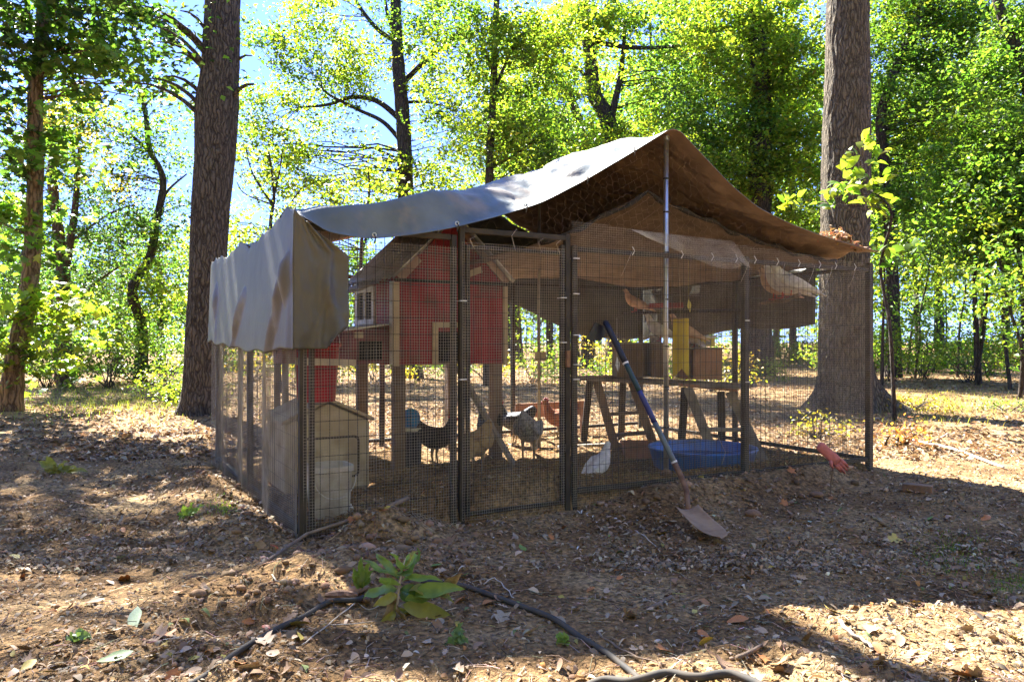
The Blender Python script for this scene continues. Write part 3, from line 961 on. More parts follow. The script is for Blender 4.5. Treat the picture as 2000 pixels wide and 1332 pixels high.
MB().box(L(cm, (cv0 + cv1) / 2, cz0 + 0.005), (cu1 - cu0 - 0.04, cv1 - cv0 - 0.04, 0.02), PEN_R).build('floor', 'wood', coop)
MB().box(L((du0 + du1) / 2, cv0 + 0.10, 1.09), (0.36, 0.01, 0.30), PEN_R).build('doorway_shade', 'inside_shade', coop)  # dark panel behind the door hole, shade put in as colour
for u0, u1, z0, z1, m in ((du0 - 0.055, du0, cz0 - 0.005, 1.30, 'tan_trim'), (du1, du1 + 0.05, cz0 - 0.005, 1.30, 'tan_trim'), (du0, du1, 1.255, 1.30, 'tan_trim')):
    MB().box(L((u0 + u1) / 2, cv0 - 0.010, (z0 + z1) / 2), (u1 - u0, 0.018, z1 - z0), PEN_R).build('door_trim', m, coop, bevel=0.002)
for u0, u1 in ((cu0 - 0.02, cu0 + 0.035), (cu1 - 0.02, cu1 + 0.025)):
    MB().box(L((u0 + u1) / 2, cv0 - 0.012, (cz0 + cz1 - 0.02) / 2), (u1 - u0, 0.02, cz1 - cz0 - 0.0), PEN_R).build('corner_trim', 'tan_trim', coop, bevel=0.002)
MB().box(L(cu0 - 0.012, cv0 + 0.035, (cz0 + cz1) / 2), (0.02, 0.07, cz1 - cz0), PEN_R).build('corner_trim', 'white_paint', coop, bevel=0.002)
# rake boards and gable brace
MB().bar(L(cu0 + 0.03, cv0 - 0.03, cz1 + 0.02), L(cu0 + 0.20, cv0 - 0.03, cz1 + 0.20), 0.075, 0.02, tv).build('rake_board', 'pink_trim', coop)
MB().bar(L(cu1 + 0.01, cv0 - 0.03, cz1 + 0.02), L(cm + 0.05, cv0 - 0.03, cza - 0.03), 0.06, 0.02, tv).build('rake_board', 'pink_trim', coop)
MB().bar(L(1.76, cv0 - 0.02, 1.69), L(1.98, cv0 - 0.02, 1.77), 0.055, 0.02, tv).build('gable_brace', 'tan_trim', coop)
MB().bar(L(cu0 - 0.01, cv0 - 0.035, cz1 + 0.01), L(cu1 + 0.06, cv0 - 0.035, cz1 + 0.005), 0.025, 0.025).build('tie_beam', 'wood_dark', coop)
# corrugated roof slopes
for side in (-1, 1):
    def rf(s, t, side=side):
        v = cv0 - 0.11 + (cv1 - cv0 + 0.22) * s
        eave = cm + side * (cm - cu0 + 0.05)
        u = cm + (eave - cm) * t
        z = cza + 0.055 + (cz1 - 0.02 - cza) * t
        n = 0.018 * np.sin(v * 2 * math.pi / 0.11)
        p = O2 + UX * (u + side * n * 0.6)[..., None] + VX * v[..., None]
        return np.concatenate([p, (z + n)[..., None]], -1)
    sheet('roof_slope', rf, 140, 6, 'tin', coop, None, 0.003)
# side window with frame and panes
wu = cu0 - 0.012
wi = MB().box(L(cu0 - 0.004, 2.44, 1.46), (0.008, 0.40, 0.26), PEN_R).build('window', 'inside_shade', coop)  # dark plate on the wall, painted as the unlit inside
for v0, v1, z0, z1 in ((2.18, 2.23, 1.29, 1.63), (2.65, 2.70, 1.29, 1.63), (2.23, 2.65, 1.29, 1.335), (2.23, 2.65, 1.585, 1.63), (2.425, 2.45, 1.335, 1.585)):
    MB().box(L(wu, (v0 + v1) / 2, (z0 + z1) / 2), (0.02, v1 - v0, z1 - z0), PEN_R).build('window_frame', 'white_paint', wi)
def aw(s, t):
    v = 2.05 + 0.8 * s
    n = 0.012 * np.sin(v * 2 * math.pi / 0.085)
    u = cu0 - 0.20 * t; z = 1.665 - 0.09 * t + n
    p = O2 + UX * u[..., None] + VX * v[..., None]
    return np.concatenate([p, z[..., None]], -1)
sheet('awning', aw, 80, 4, 'tin', coop, None, 0.003)
# nest box on the side
nbx = MB().box(L(cu0 - 0.165, 2.2, 1.09), (0.32, 0.75, 0.28), PEN_R).build('nest_box', 'red_faded', coop)
MB().prism([L(cu0 - 0.0, 1.80, 1.275), L(cu0 - 0.36, 1.80, 1.225), L(cu0 - 0.36, 2.62, 1.225), L(cu0 - 0.0, 2.62, 1.275)], (0, 0, 0.015)).build('lid', 'white_paint', nbx)
MB().box(L(cu0 - 0.17, 1.818, 1.06), (0.20, 0.012, 0.16), PEN_R).build('opening_shade', 'inside_shade', nbx)  # dark plate on a solid box, shade of a hole painted on
MB().box(L(cu0 - 0.27, 1.816, 1.19), (0.07, 0.02, 0.05), PEN_R).build('latch_block', 'tan_trim', nbx)
for u, v in ((1.235, 1.76), (2.165, 1.76), (1.235, 2.74), (2.165, 2.74)):
    MB().box(L(u, v, 0.50), (0.095, 0.095, 0.92), PEN_R).build('leg', 'wood', coop, bevel=0.004)
# ramp
ra, rb = L(1.70, 1.60, 0.93), L(2.12, 1.35, 0.09)
rp = MB().bar(ra, rb, 0.27, 0.025, (0, 0, 1)).build('ramp', 'wood_grey', coop)
dirr = (rb - ra) / np.linalg.norm(rb - ra)
side_ = np.cross(dirr, [0, 0, 1]); side_ /= np.linalg.norm(side_)
for k in range(7):
    c = ra + (rb - ra) * (0.1 + 0.13 * k) + np.array([0, 0, 0.022])
    MB().bar(c - side_ * 0.12, c + side_ * 0.12, 0.02, 0.018).build('cleat', 'wood_grey', rp)

# second low red box behind the corner flap
lb = thing('red_nest_box', 'faded red nest box with white lid standing left of the coop', 'nest box', L(0.55, 2.75, 0.05))
MB().box(L(0.66, 2.75, 1.07), (0.42, 0.40, 0.26), PEN_R).build('box', 'red_faded', lb)
MB().box(L(0.66, 2.73, 1.215), (0.48, 0.48, 0.02), PEN_R).build('lid', 'white_paint', lb)
for u, v in ((0.48, 2.58), (0.84, 2.58), (0.48, 2.92), (0.84, 2.92)):
    MB().box(L(u, v, 0.5), (0.05, 0.05, 0.9), PEN_R).build('leg', 'wood_grey', lb)

# ------------------------------------------------------------------ things in the pen
# hanging red bucket
rbk = thing('feed_bucket', 'red plastic bucket hanging on a wire behind the pen corner', 'bucket', L(0.27, 0.72, 0.74))
c0 = L(0.27, 0.72, 0.74)
MB().lathe(c0, [(0.0, 0), (0.118, 0.0), (0.122, 0.01), (0.150, 0.36), (0.160, 0.365), (0.160, 0.385), (0.146, 0.385), (0.116, 0.012), (0.0, 0.012)], 28, False).build('shell', 'red_plastic', rbk, smooth=True)
MB().tube([c0 + np.array([0.155 * math.cos(a), 0, 0.37 + 0.20 * math.sin(a)]) for a in np.linspace(0, math.pi, 16)] , 0.003, 6).build('handle', 'steel', rbk)
MB().tube([c0 + np.array([0, 0, 0.565]), c0 + np.array([0, 0, 1.22])], 0.002, 5).build('hanging_wire', 'galv_wire', rbk)
# pale board
o = MB().bar(L(0.06, 0.40, 1.015), L(0.50, 0.62, 0.995), 0.02, 0.045).build('pale_board', 'tan_trim', None, bevel=0.002)
tag(o, 'pale wooden rail crossing the pen corner in front of the red bucket', 'board')
# cream dog house
dh = thing('plastic_kennel', 'cream plastic kennel with gabled top and moulded door panel', 'kennel', L(0.43, 1.3, 0.08))
a0, a1, b0, b1 = 0.13, 0.735, 1.02, 1.62
am = (a0 + a1) / 2
MB().prism([L(a0, b0, 0.08), L(a1, b0, 0.08), L(a1, b0, 0.56), L(am, b0, 0.70), L(a0, b0, 0.56)], tv * (b1 - b0)).build('body', 'cream_plastic', dh, bevel=0.015)
for s in (-1, 1):
    e = am + s * (am - a0 + 0.03)
    MB().prism([L(am, b0 - 0.03, 0.715), L(e, b0 - 0.03, 0.56), L(e, b1 + 0.03, 0.56), L(am, b1 + 0.03, 0.715)], (0, 0, 0.025)).build('roof_panel', 'cream_plastic', dh, bevel=0.006)
def rrect(u0, u1, z0, z1, r, v):
    pts = []
    for cu, cz, st in ((u1 - r, z1 - r, 0), (u0 + r, z1 - r, 1), (u0 + r, z0 + r, 2), (u1 - r, z0 + r, 3)):
        for k in range(6):
            a = (st + k / 5) * math.pi / 2
            pts.append(L(cu + r * math.cos(a), v, cz + r * math.sin(a)))
    return pts
pn = MB().prism(rrect(0.20, 0.69, 0.13, 0.50, 0.06, b0 - 0.012), tv * 0.02).build('door_panel', 'cream_plastic', dh, bevel=0.004)
MB().prism(rrect(0.235, 0.655, 0.165, 0.465, 0.04, b0 - 0.0145), tv * 0.004).build('groove', 'groove', pn)
MB().prism(rrect(0.25, 0.64, 0.18, 0.45, 0.035, b0 - 0.020), tv * 0.008).build('inset', 'cream_plastic', pn, bevel=0.003)
# white square bucket
wb = thing('white_bucket', 'square white plastic bucket with wire handle inside the fence corner', 'bucket', L(0.235, 0.30, 0.07))
cb = L(0.235, 0.30, 0.06)
def sq(r, z, n=28):
    out = []
    for k in range(n):
        a = 2 * math.pi * k / n
        c, s = math.cos(a), math.sin(a)
        q = (abs(c) ** 5 + abs(s) ** 5) ** (-1 / 5)
        out.append(cb + PEN_R @ np.array([r * q * c, r * q * s, z]))
    return out
MB().loft([sq(0.105, 0), sq(0.108, 0.01), sq(0.125, 0.29), sq(0.133, 0.295), sq(0.133, 0.325), sq(0.122, 0.325), sq(0.118, 0.28), sq(0.10, 0.02), sq(0.02, 0.015)], False).build('shell', 'white_bucket', wb, smooth=False)
MB().loft([sq(0.02, 0.25), sq(0.117, 0.25)], False).build('contents', 'wood_grey', wb)
MB().tube([cb + PEN_R @ np.array([0.128 * math.cos(a), -0.132 - 0.02 * math.sin(a), 0.27 - 0.13 * math.sin(a)]) for a in np.linspace(0, math.pi, 14)], 0.003, 6).build('handle', 'steel', wb)
hg = MB().lathe(np.array([0, 0, 0.0]), [(0, -0.03), (0.03, -0.02), (0.035, 0.0), (0.02, 0.03), (0, 0.035)], 12)
hg.v = [tuple(np.array(q) + W(820 / 1.0 - 140, 993, 4.75)) for q in hg.v]
tag(hg.build('hanging_tag', 'white_paint', None, smooth=True), 'small white tag beside the white bucket on the soil', 'tag')

# blue waterer
bw = thing('water_font', 'bright blue poultry water font under the red coop', 'water font', L(1.45, 1.25, 0.10))
pw = W(802, 833, 6.55); zb = G1(pw[0], pw[1])
bw.location = (pw[0], pw[1], zb); ORG[bw.name] = np.array([pw[0], pw[1], zb])
cw = ORG[bw.name]
MB().lathe(cw, [(0.0, 0.33), (0.068, 0.33), (0.085, 0.37), (0.085, 0.42), (0.06, 0.47), (0.02, 0.49), (0, 0.49)], 20).build('jar', 'blue_plastic', bw, smooth=True)
MB().lathe(cw, [(0.0, 0.30), (0.11, 0.30), (0.12, 0.33), (0.105, 0.33), (0.0, 0.312)], 20).build('tray', 'white_paint', bw, smooth=True)
MB().lathe(cw, [(0.09, -0.02), (0.10, 0.28), (0.07, 0.30), (0, 0.30)], 4).build('block', 'wood_dark', bw)

# paddling pool
pc = L(3.47, 0.50, 0)
pz = G1(pc[0], pc[1]) - 0.01
pool = thing('paddling_pool', 'round blue plastic paddling pool just inside the wire fence', 'paddling pool', (pc[0], pc[1], pz))
pc = np.array([pc[0], pc[1], pz])
rings = []
for r, z in [(0.02, 0.02), (0.36, 0.02), (0.38, 0.04), (0.415, 0.17), (0.425, 0.185), (0.45, 0.19), (0.455, 0.18), (0.44, 0.165), (0.40, 0.02), (0.37, 0.0)]:
    rings.append([pc + np.array([(r + (0.006 * math.cos(k * 2 * math.pi / 6) if 0.03 < z < 0.18 else 0)) * math.cos(2 * math.pi * k / 72), (r + (0.006 * math.cos(k * 2 * math.pi / 6) if 0.03 < z < 0.18 else 0)) * math.sin(2 * math.pi * k / 72), z]) for k in range(72)])
MB().loft(rings, False).build('shell', 'blue_pool', pool, smooth=True)
m, nt, b = nodes_of('water'); b.inputs['Base Color'].default_value = (0.02, 0.07, 0.16, 1); b.inputs['Roughness'].default_value = 0.06; MATS['water'] = m
MB().lathe(pc, [(0.0, 0.10), (0.394, 0.10)], 48, False).build('water', 'water', pool)

# step ladders carrying the shelf
def ladder(label, rails, steps, legs, ztop, m):
    allp = [q for r in rails for q in r]
    base = np.mean([r[1] for r in rails], axis=0)
    t = thing('step_ladder', label, 'ladder', (base[0], base[1], G1(base[0], base[1])))
    for a, b in rails:
        MB().bar(a, b, 0.085, 0.03, (0, 1, 0.2)).build('rail', m, t, bevel=0.003)
    for a, b in legs:
        MB().bar(a, b, 0.07, 0.03, (0, 1, 0)).build('rear_leg', 'wood_dark', t, bevel=0.003)
    for f in steps:
        a = rails[0][0] + (rails[0][1] - rails[0][0]) * f
        b = rails[1][0] + (rails[1][1] - rails[1][0]) * f
        MB().bar(a, b, 0.10, 0.028, (0, 0, 1)).build('step', m, t, bevel=0.003)
    a, b = rails[0][0], rails[1][0]
    ex = (b - a) * 0.15
    MB().bar(a - ex + np.array([0, 0.05, 0.02]), b + ex + np.array([0, 0.05, 0.02]), 0.16, 0.03).build('top_step', 'wood_orange', t, bevel=0.003)
    return t
def gz(p): 
    p = np.array(p); p[2] = G1(p[0], p[1]) - 0.01; return p
ladder('wooden step ladder under the left end of the shelf, next to the gate', [(W(1165, 742, 7.75), gz(W(1205, 860, 7.45))), (W(1232, 740, 7.85), gz(W(1280, 852, 7.55)))], (0.48, 0.76),
       [(W(1152, 742, 7.95), gz(W(1140, 840, 8.25))), (W(1217, 742, 8.0), gz(W(1212, 835, 8.35)))], 0.74, 'wood')
ladder('grey wooden step ladder under the right end of the shelf, behind the paddling pool', [(W(1343, 757, 7.0), gz(W(1402, 878, 6.75))), (W(1425, 765, 7.05), gz(W(1492, 884, 6.85)))], (0.55,),
       [(W(1338, 757, 7.2), gz(W(1330, 872, 7.3))), (W(1408, 765, 7.25), gz(W(1410, 866, 7.4)))], 0.72, 'wood_grey')
sh = thing('shelf', 'long weathered plank shelf laid across the two step ladders', 'shelf', W(1285, 748, 7.4))
for k in range(3):
    off = np.array([0.10, 0.125, 0]) * (k - 1)
    MB().bar(W(1128, 737, 7.95) + off, W(1462, 755, 6.95) + off, 0.12, 0.03).build('plank', 'wood_grey' if k != 1 else 'wood', sh, bevel=0.003)
def crate(label, px0, px1, py0, py1, d, dep, m, dark):
    a = W(px0, py1, d); b = W(px1, py0, d)
    c = (a + b) / 2
    t = thing('nest_box', label, 'nest box', (c[0], c[1], a[2]))
    w, h = b[0] - a[0], b[2] - a[2]
    R = np.eye(3)
    th = 0.015
    MB().box((c[0], c[1] + dep, c[2]), (w, th, h), R).build('back_board', m, t)
    MB().box((a[0] + th / 2, c[1] + dep / 2 - 0.001, c[2]), (th, dep - 0.02, h - 0.002), R).build('side_board', m, t)
    MB().box((b[0] - th / 2, c[1] + dep / 2 - 0.001, c[2]), (th, dep - 0.02, h - 0.002), R).build('side_board', m, t)
    MB().box((c[0], c[1] + dep / 2, b[2] + th / 2), (w + 0.03, dep + 0.03, th), R).build('top_board', 'wood_grey', t)
    MB().box((c[0], c[1] + dep / 2, a[2] + th / 2 + 0.002), (w - 2 * th - 0.004, dep - 0.03, th), R).build('bottom_board', m, t)
    f0, f1 = dark
    xa, xb = a[0] + w * f0, a[0] + w * f1
    if xa - a[0] > 0.01: MB().box(((a[0] + xa) / 2, c[1] - 0.001, c[2]), (xa - a[0], th, h), R).build('front_board', m, t)
    if b[0] - xb > 0.01: MB().box(((b[0] + xb) / 2, c[1] - 0.001, c[2]), (b[0] - xb, th, h), R).build('front_board', m, t)
    return t
crate('brown wooden nest box with dark slot beside the shovel handle', 1205, 1297, 672, 737, 7.55, 0.35, 'wood', (0.58, 0.72))
crate('orange brown wooden nest box on the shelf behind the yellow pennant', 1338, 1410, 682, 741, 7.15, 0.35, 'wood_orange', (0.05, 0.22))
yh = thing('bird_feeder', 'small yellow feeder with white lid on top of the orange nest box', 'feeder', W(1380, 676, 7.2))
yc = W(1380, 680, 7.2); 
MB().box((yc[0], yc[1], yc[2] + 0.055), (0.13, 0.12, 0.08), np.eye(3)).build('body', 'yellow_paint', yh, bevel=0.004)
MB().box((yc[0], yc[1], yc[2] + 0.108), (0.15, 0.14, 0.025), np.eye(3)).build('lid', 'white_paint', yh, bevel=0.004)
MB().box((yc[0], yc[1] - 0.062, yc[2] + 0.055), (0.05, 0.006, 0.05), np.eye(3)).build('window', 'grey_metal', yh)
# yellow pennant
yp = thing('yellow_pennant', 'hanging yellow cloth pennant with swallowtail end behind the steel pole', 'pennant', W(1330, 742, 6.9))
def pf(s, t):
    x = (s - 0.5) * 0.155 * (0.9 + 0.15 * t)
    z = -0.55 * t * (1 - 0.17 * (1 - np.abs(s - 0.5) * 2) * sstep(0.55, 1.0, t))
    y = 0.012 * np.sin(s * 6 + t * 2) + 0.01 * np.sin(t * 5)
    c = W(1330, 622, 6.9)
    return np.stack([c[0] + x, c[1] + y, c[2] + z], -1)
sheet('cloth', pf, 21, 40, 'yellow_cloth', yp, None, 0.002)
MB().tube([W(1330, 624, 6.9), W(1328, 560, 6.92), W(1325, 522, 6.95)], 0.002, 5).build('string', 'pale_stick', yp)
MB().bar(W(1310, 622, 6.9), W(1350, 622, 6.9), 0.012, 0.012).build('dowel', 'wood', yp)
# terracotta block
tb = thing('trough', 'small terracotta coloured trough on the pen floor below the shelf', 'trough', gz(W(1245, 880, 7.0)))
tc_ = ORG[tb.name]
MB().loft([[tc_ + np.array([x * sx, y * sx, z]) for x, y in ((-0.14, -0.08), (0.14, -0.08), (0.14, 0.08), (-0.14, 0.08))] for sx, z in ((0.85, 0), (1.0, 0.14), (1.07, 0.14), (1.07, 0.155), (0.95, 0.155), (0.82, 0.03))], False).build('shell', 'terracotta', tb)
MB().box(tc_ + np.array([0, 0, 0.05]), (0.22, 0.12, 0.01), np.eye(3)).build('contents', 'wood_dark', tb)
o = MB().bar(gz(W(1090, 868, 7.6)) + np.array([0, 0, 0.03]), gz(W(1215, 862, 7.75)) + np.array([0, 0, 0.03]), 0.06, 0.03).build('floor_board', 'wood_grey', None, bevel=0.003)
tag(o, 'weathered board lying on the pen floor by the gate', 'board')
# orange planks standing at the back near the red hen
o = MB().box(L(3.6, PW - 0.12, 0.36), (1.0, 0.025, 0.16), PEN_R).box(L(3.2, PW - 0.12, 0.19), (0.05, 0.02, 0.3), PEN_R).box(L(4.0, PW - 0.12, 0.19), (0.05, 0.02, 0.3), PEN_R).build('kick_board', 'wood_orange', None)
tag(o, 'orange brown kick board along the back fence of the pen', 'board')
# red shelf board
o = MB().bar(W(1215, 612, 8.35), W(1452, 606, 7.85), 0.03, 0.03).build('perch_pole', 'wood_dark', None)
tag(o, 'dark perch pole running across the pen above the shelf', 'perch')
o = MB().bar(W(1268, 598, 8.2), W(1335, 596, 8.1), 0.15, 0.05).build('red_shelf', 'red_paint', None)
tag(o, 'dark red shelf board above the perch pole', 'shelf')
o = MB().tube([L(4.05, -0.01, 1.52), L(4.4, 0.45, 1.50), L(4.75, 0.95, 1.52), L(PL, 1.25, 1.52)], [0.018, 0.02, 0.017, 0.014], 9).build('perch_branch', 'stick', None, smooth=True)
tag(o, 'brown branch perch across the far right corner of the pen', 'perch')
# black plastic scrap behind the shovel grip
o = MB().prism([L(1.98, -0.045, 1.27), L(1.90, -0.05, 1.15), L(2.02, -0.048, 1.14), L(2.10, -0.046, 1.22)], tv * 0.004).build('plastic_scrap', 'black_sheet', None)
tag(o, 'torn scrap of black plastic caught behind the shovel grip', 'plastic')

# ------------------------------------------------------------------ birds
def ring(c, w, h, tx, n=12):
    """ring in plane perpendicular to tangent tx=(x,z)"""
    l = math.hypot(*tx); t = (tx[0] / l, tx[1] / l)
    nx = (-t[1], t[0])
    return [np.array([c[0] + nx[0] * h * math.sin(a), w * math.cos(a), c[1] + nx[1] * h * math.sin(a)]) for a in [2 * math.pi * k / n for k in range(n)]]
def spine_body(sp):
    rings = []
    for i, (x, z, w, h) in enumerate(sp):
        a = sp[max(0, i - 1)]; b = sp[min(len(sp) - 1, i + 1)]
        rings.append(ring((x, z), w, h, (b[0] - a[0], b[1] - a[1])))
    return MB().loft(rings)
PIGEON = [(-0.20, 0.005, 0.030, 0.004), (-0.15, 0.022, 0.034, 0.008), (-0.095, 0.048, 0.034, 0.018), (-0.045, 0.066, 0.050, 0.042), (0.005, 0.088, 0.056, 0.054), (0.05, 0.115, 0.050, 0.052), (0.078, 0.15, 0.034, 0.036), (0.090, 0.182, 0.022, 0.024), (0.098, 0.205, 0.0205, 0.022), (0.112, 0.214, 0.016, 0.017), (0.122, 0.214, 0.007, 0.008)]
HEN = [(-0.235, 0.40, 0.012, 0.03), (-0.20, 0.37, 0.028, 0.055), (-0.155, 0.32, 0.055, 0.07), (-0.10, 0.275, 0.088, 0.085), (-0.03, 0.245, 0.108, 0.105), (0.04, 0.245, 0.105, 0.105), (0.10, 0.275, 0.080, 0.085), (0.135, 0.325, 0.050, 0.055), (0.15, 0.375, 0.036, 0.038), (0.16, 0.415, 0.030, 0.032), (0.178, 0.435, 0.024, 0.025), (0.192, 0.437, 0.012, 0.013)]
HENPECK = [(-0.21, 0.40, 0.012, 0.03), (-0.18, 0.375, 0.028, 0.05), (-0.14, 0.33, 0.055, 0.07), (-0.09, 0.285, 0.085, 0.085), (-0.03, 0.250, 0.106, 0.10), (0.04, 0.225, 0.103, 0.10), (0.10, 0.205, 0.078, 0.08), (0.15, 0.17, 0.050, 0.05), (0.185, 0.125, 0.036, 0.036), (0.205, 0.085, 0.030, 0.031), (0.222, 0.060, 0.024, 0.025), (0.23, 0.05, 0.012, 0.012)]
def bird(kind, label, pos, heading, scale, m, group, pitch=0.0, m2=None):
    name = 'pigeon' if kind == 'pigeon' else 'hen'
    t = thing(name, label, name, pos, heading, group)
    t.scale = (scale,) * 3
    sp = {'pigeon': PIGEON, 'hen': HEN, 'peck': HENPECK}[kind]
    body = spine_body(sp).build('body', m, t, smooth=True, local=True, subsurf=1)
    hx, hz = sp[-2][0], sp[-2][1]
    s = 0.6 if kind == 'pigeon' else 1.0
    dx, dz = sp[-1][0] - sp[-3][0], sp[-1][1] - sp[-3][1]
    l = math.hypot(dx, dz); dx /= l; dz /= l
    tip = sp[-1]
    MB().tube([(tip[0] - dx * 0.006, 0, tip[1] - dz * 0.006), (tip[0] + dx * 0.028 * s, 0, tip[1] + dz * 0.028 * s - 0.004)], [0.008 * s, 0.001], 6).build('beak', 'beak', t, local=True)
    for sg in (-1, 1):
        MB().lathe((hx - 0.004, sg * (sp[-2][2] * 0.92), hz + 0.005), [(0, -0.0045), (0.0045, 0), (0, 0.0045)], 8).build('eye', 'eye', t, local=True, smooth=True)
        # folded wing
        if kind == 'pigeon':
            w = [(0.05, 0.118, 0.012, 0.026), (0.01, 0.100, 0.016, 0.040), (-0.05, 0.074, 0.014, 0.034), (-0.11, 0.048, 0.009, 0.018), (-0.165, 0.026, 0.003, 0.006)]
            yo = [0.043, 0.050, 0.047, 0.032, 0.018]
        else:
            w = [(0.09, 0.27, 0.016, 0.04), (0.03, 0.26, 0.022, 0.065), (-0.05, 0.262, 0.020, 0.062), (-0.12, 0.285, 0.014, 0.04), (-0.17, 0.31, 0.004, 0.012)]
            yo = [0.072, 0.096, 0.096, 0.074, 0.045]
        rr = []
        for i, (x, z, ww, hh) in enumerate(w):
            rr.append([p + np.array([0, sg * yo[i], 0]) for p in ring((x, z), ww, hh, (-1, -0.25 if kind == 'pigeon' else 0.15), 8)])
        MB().loft(rr).build('wing', m2 or m, t, smooth=True, local=True)
        lg = MB()
        if kind == 'pigeon':
            lg.tube([(0.0, sg * 0.022, 0.06), (0.005, sg * 0.022, 0.012)], 0.004, 6)
            for a in (-0.5, 0, 0.5): lg.tube([(0.005, sg * 0.022, 0.008), (0.035, sg * 0.022 + a * 0.02, 0.004)], 0.003, 5)
        else:
            lg.tube([(0.0, sg * 0.045, 0.18), (-0.01, sg * 0.045, 0.10), (0.005, sg * 0.045, 0.012)], [0.022, 0.009, 0.007], 7)
            for a in (-0.6, 0, 0.6): lg.tube([(0.005, sg * 0.045, 0.01), (0.055, sg * 0.045 + a * 0.045, 0.004)], 0.005, 5)
            lg.tube([(0.005, sg * 0.045, 0.01), (-0.03, sg * 0.045, 0.004)], 0.005, 5)
        lg.build('leg', 'comb' if kind == 'pigeon' else 'beak', t, smooth=True, local=True)
    if kind != 'pigeon':
        cb_ = MB(); pts = []
        ex = np.array([dx, 0, dz]); ey = np.array([-dz, 0, dx])
        hc = np.array([hx, 0, hz])
        for k, hgt in enumerate((0.010, 0.034, 0.020, 0.040, 0.022, 0.034, 0.008)):
            pts.append(hc + ex * (0.014 - 0.010 * k) + ey * (0.016 + hgt))
        base = [hc + ex * (0.014 - 0.06) + ey * 0.01, hc + ex * 0.016 + ey * 0.01]
        cb_.prism([p + np.array([0, -0.003, 0]) for p in pts + base], (0, 0.006, 0)).build('comb', 'comb', t, local=True)
        MB().lathe(hc + ex * 0.012 - ey * 0.028, [(0, -0.02), (0.010, -0.006), (0.006, 0.012), (0, 0.016)], 8).build('wattle', 'comb', t, local=True, smooth=True)
    return t
def at_ground(px, py, d):
    p = W(px, py, d); p[2] = G1(p[0], p[1]); return p
hg_ = 'hens in the pen'
bird('hen', 'black hen with raised tail under the red coop beside the blue water font', at_ground(850, 870, 6.5), math.radians(-20), 1.0, 'hen_black', hg_)
bird('peck', 'buff hen pecking at the pen floor right behind the gate', at_ground(932, 885, 6.15), math.radians(-120), 1.0, 'hen_buff', hg_)
bird('hen', 'black hen standing beside the foot of the coop ramp', at_ground(955, 860, 7.0), math.radians(120), 0.95, 'hen_black', hg_)
bird('peck', 'grey barred hen standing by the tan metal pole', at_ground(1032, 880, 6.9), math.radians(75), 1.15, 'hen_grey', hg_)
bird('hen', 'dark hen half hidden behind the grey barred hen', at_ground(1005, 850, 7.9), math.radians(160), 1.0, 'hen_black', hg_)
bird('hen', 'rusty red hen near the orange kick board', at_ground(1092, 862, 8.3), math.radians(200), 1.0, 'hen_red', hg_)
pg_ = 'pigeons in the pen'
p = W(1168, 916, 5.75); p[2] = G1(p[0], p[1])
bird('pigeon', 'white pigeon standing on the pen floor beside the gate post', p, math.radians(48), 1.25, 'pig_white', pg_)
bird('pigeon', 'buff pigeon on the dark perch pole', W(1242, 610, 8.28), math.radians(150), 1.15, 'pig_buff', pg_)
bird('pigeon', 'white pigeon standing on the nest box beside the shovel handle', W(1290, 667, 7.65), math.radians(170), 1.25, 'pig_white', pg_)
bird('pigeon', 'pale buff pigeon standing tall beside the yellow pennant', W(1338, 668, 7.12), math.radians(150), 1.2, 'pig_buff', pg_)
bird('pigeon', 'white pigeon with pinkish wings on the orange nest box', W(1352, 679, 7.25), math.radians(110), 1.1, 'pig_white', pg_, m2='pig_speck')
bird('pigeon', 'white speckled pigeon on the branch perch, closest of three to the wire fence', L(4.28, 0.26, 1.515), math.radians(160), 1.45, 'pig_speck', pg_)
bird('pigeon', 'white pigeon between two others on the branch perch', L(4.36, 0.42, 1.515), math.radians(150), 1.4, 'pig_white', pg_)
bird('pigeon', 'buff pigeon on the branch perch, farthest of three from the wire fence', L(4.44, 0.58, 1.515), math.radians(135), 1.35, 'pig_buff', pg_)

# ------------------------------------------------------------------ things outside the pen
# shovel
s_top = L(2.045, -0.075, 1.268)
s_tip = GP(1402, 1058)
sock = GP(1342, 992); 
shv = thing('shovel', 'long handled digging shovel leaning on the fence with its rusty blade on the soil', 'shovel', s_tip)
neck = W(1343, 985, 4.72)
mid = W(1330, 930, 4.88)
def lerp(a, b, t): return a + (b - a) * t
hs = W(1318, 905, 4.93)
for t0, t1, m, nm, r in ((0, 0.30, 'shovel_grip', 'grip', 0.021), (0.30, 0.50, 'shovel_teal', 'handle', 0.0185), (0.50, 0.72, 'shovel_blue', 'handle', 0.0185), (0.72, 1.0, 'shovel_grey', 'handle', 0.0185)):
    MB().tube([lerp(s_top, hs, t) for t in np.linspace(t0, t1, 6)], r, 12).build(nm, m, shv, smooth=True)
MB().lathe(s_top, [(0.0, 0.014), (0.014, 0.010), (0.021, 0.0)], 12).build('end_cap', 'shovel_grip', shv, smooth=True)
for t in (0.30, 0.99):
    MB().tube([lerp(s_top, hs, t - 0.006), lerp(s_top, hs, t + 0.006)], 0.0215, 12).build('band', 'white_tie', shv)
MB().tube([hs, mid, W(1341, 958, 4.80), neck, W(1347, 1003, 4.65)], [0.019, 0.019, 0.017, 0.016, 0.020], 12).build('socket', 'rust', shv, smooth=True)
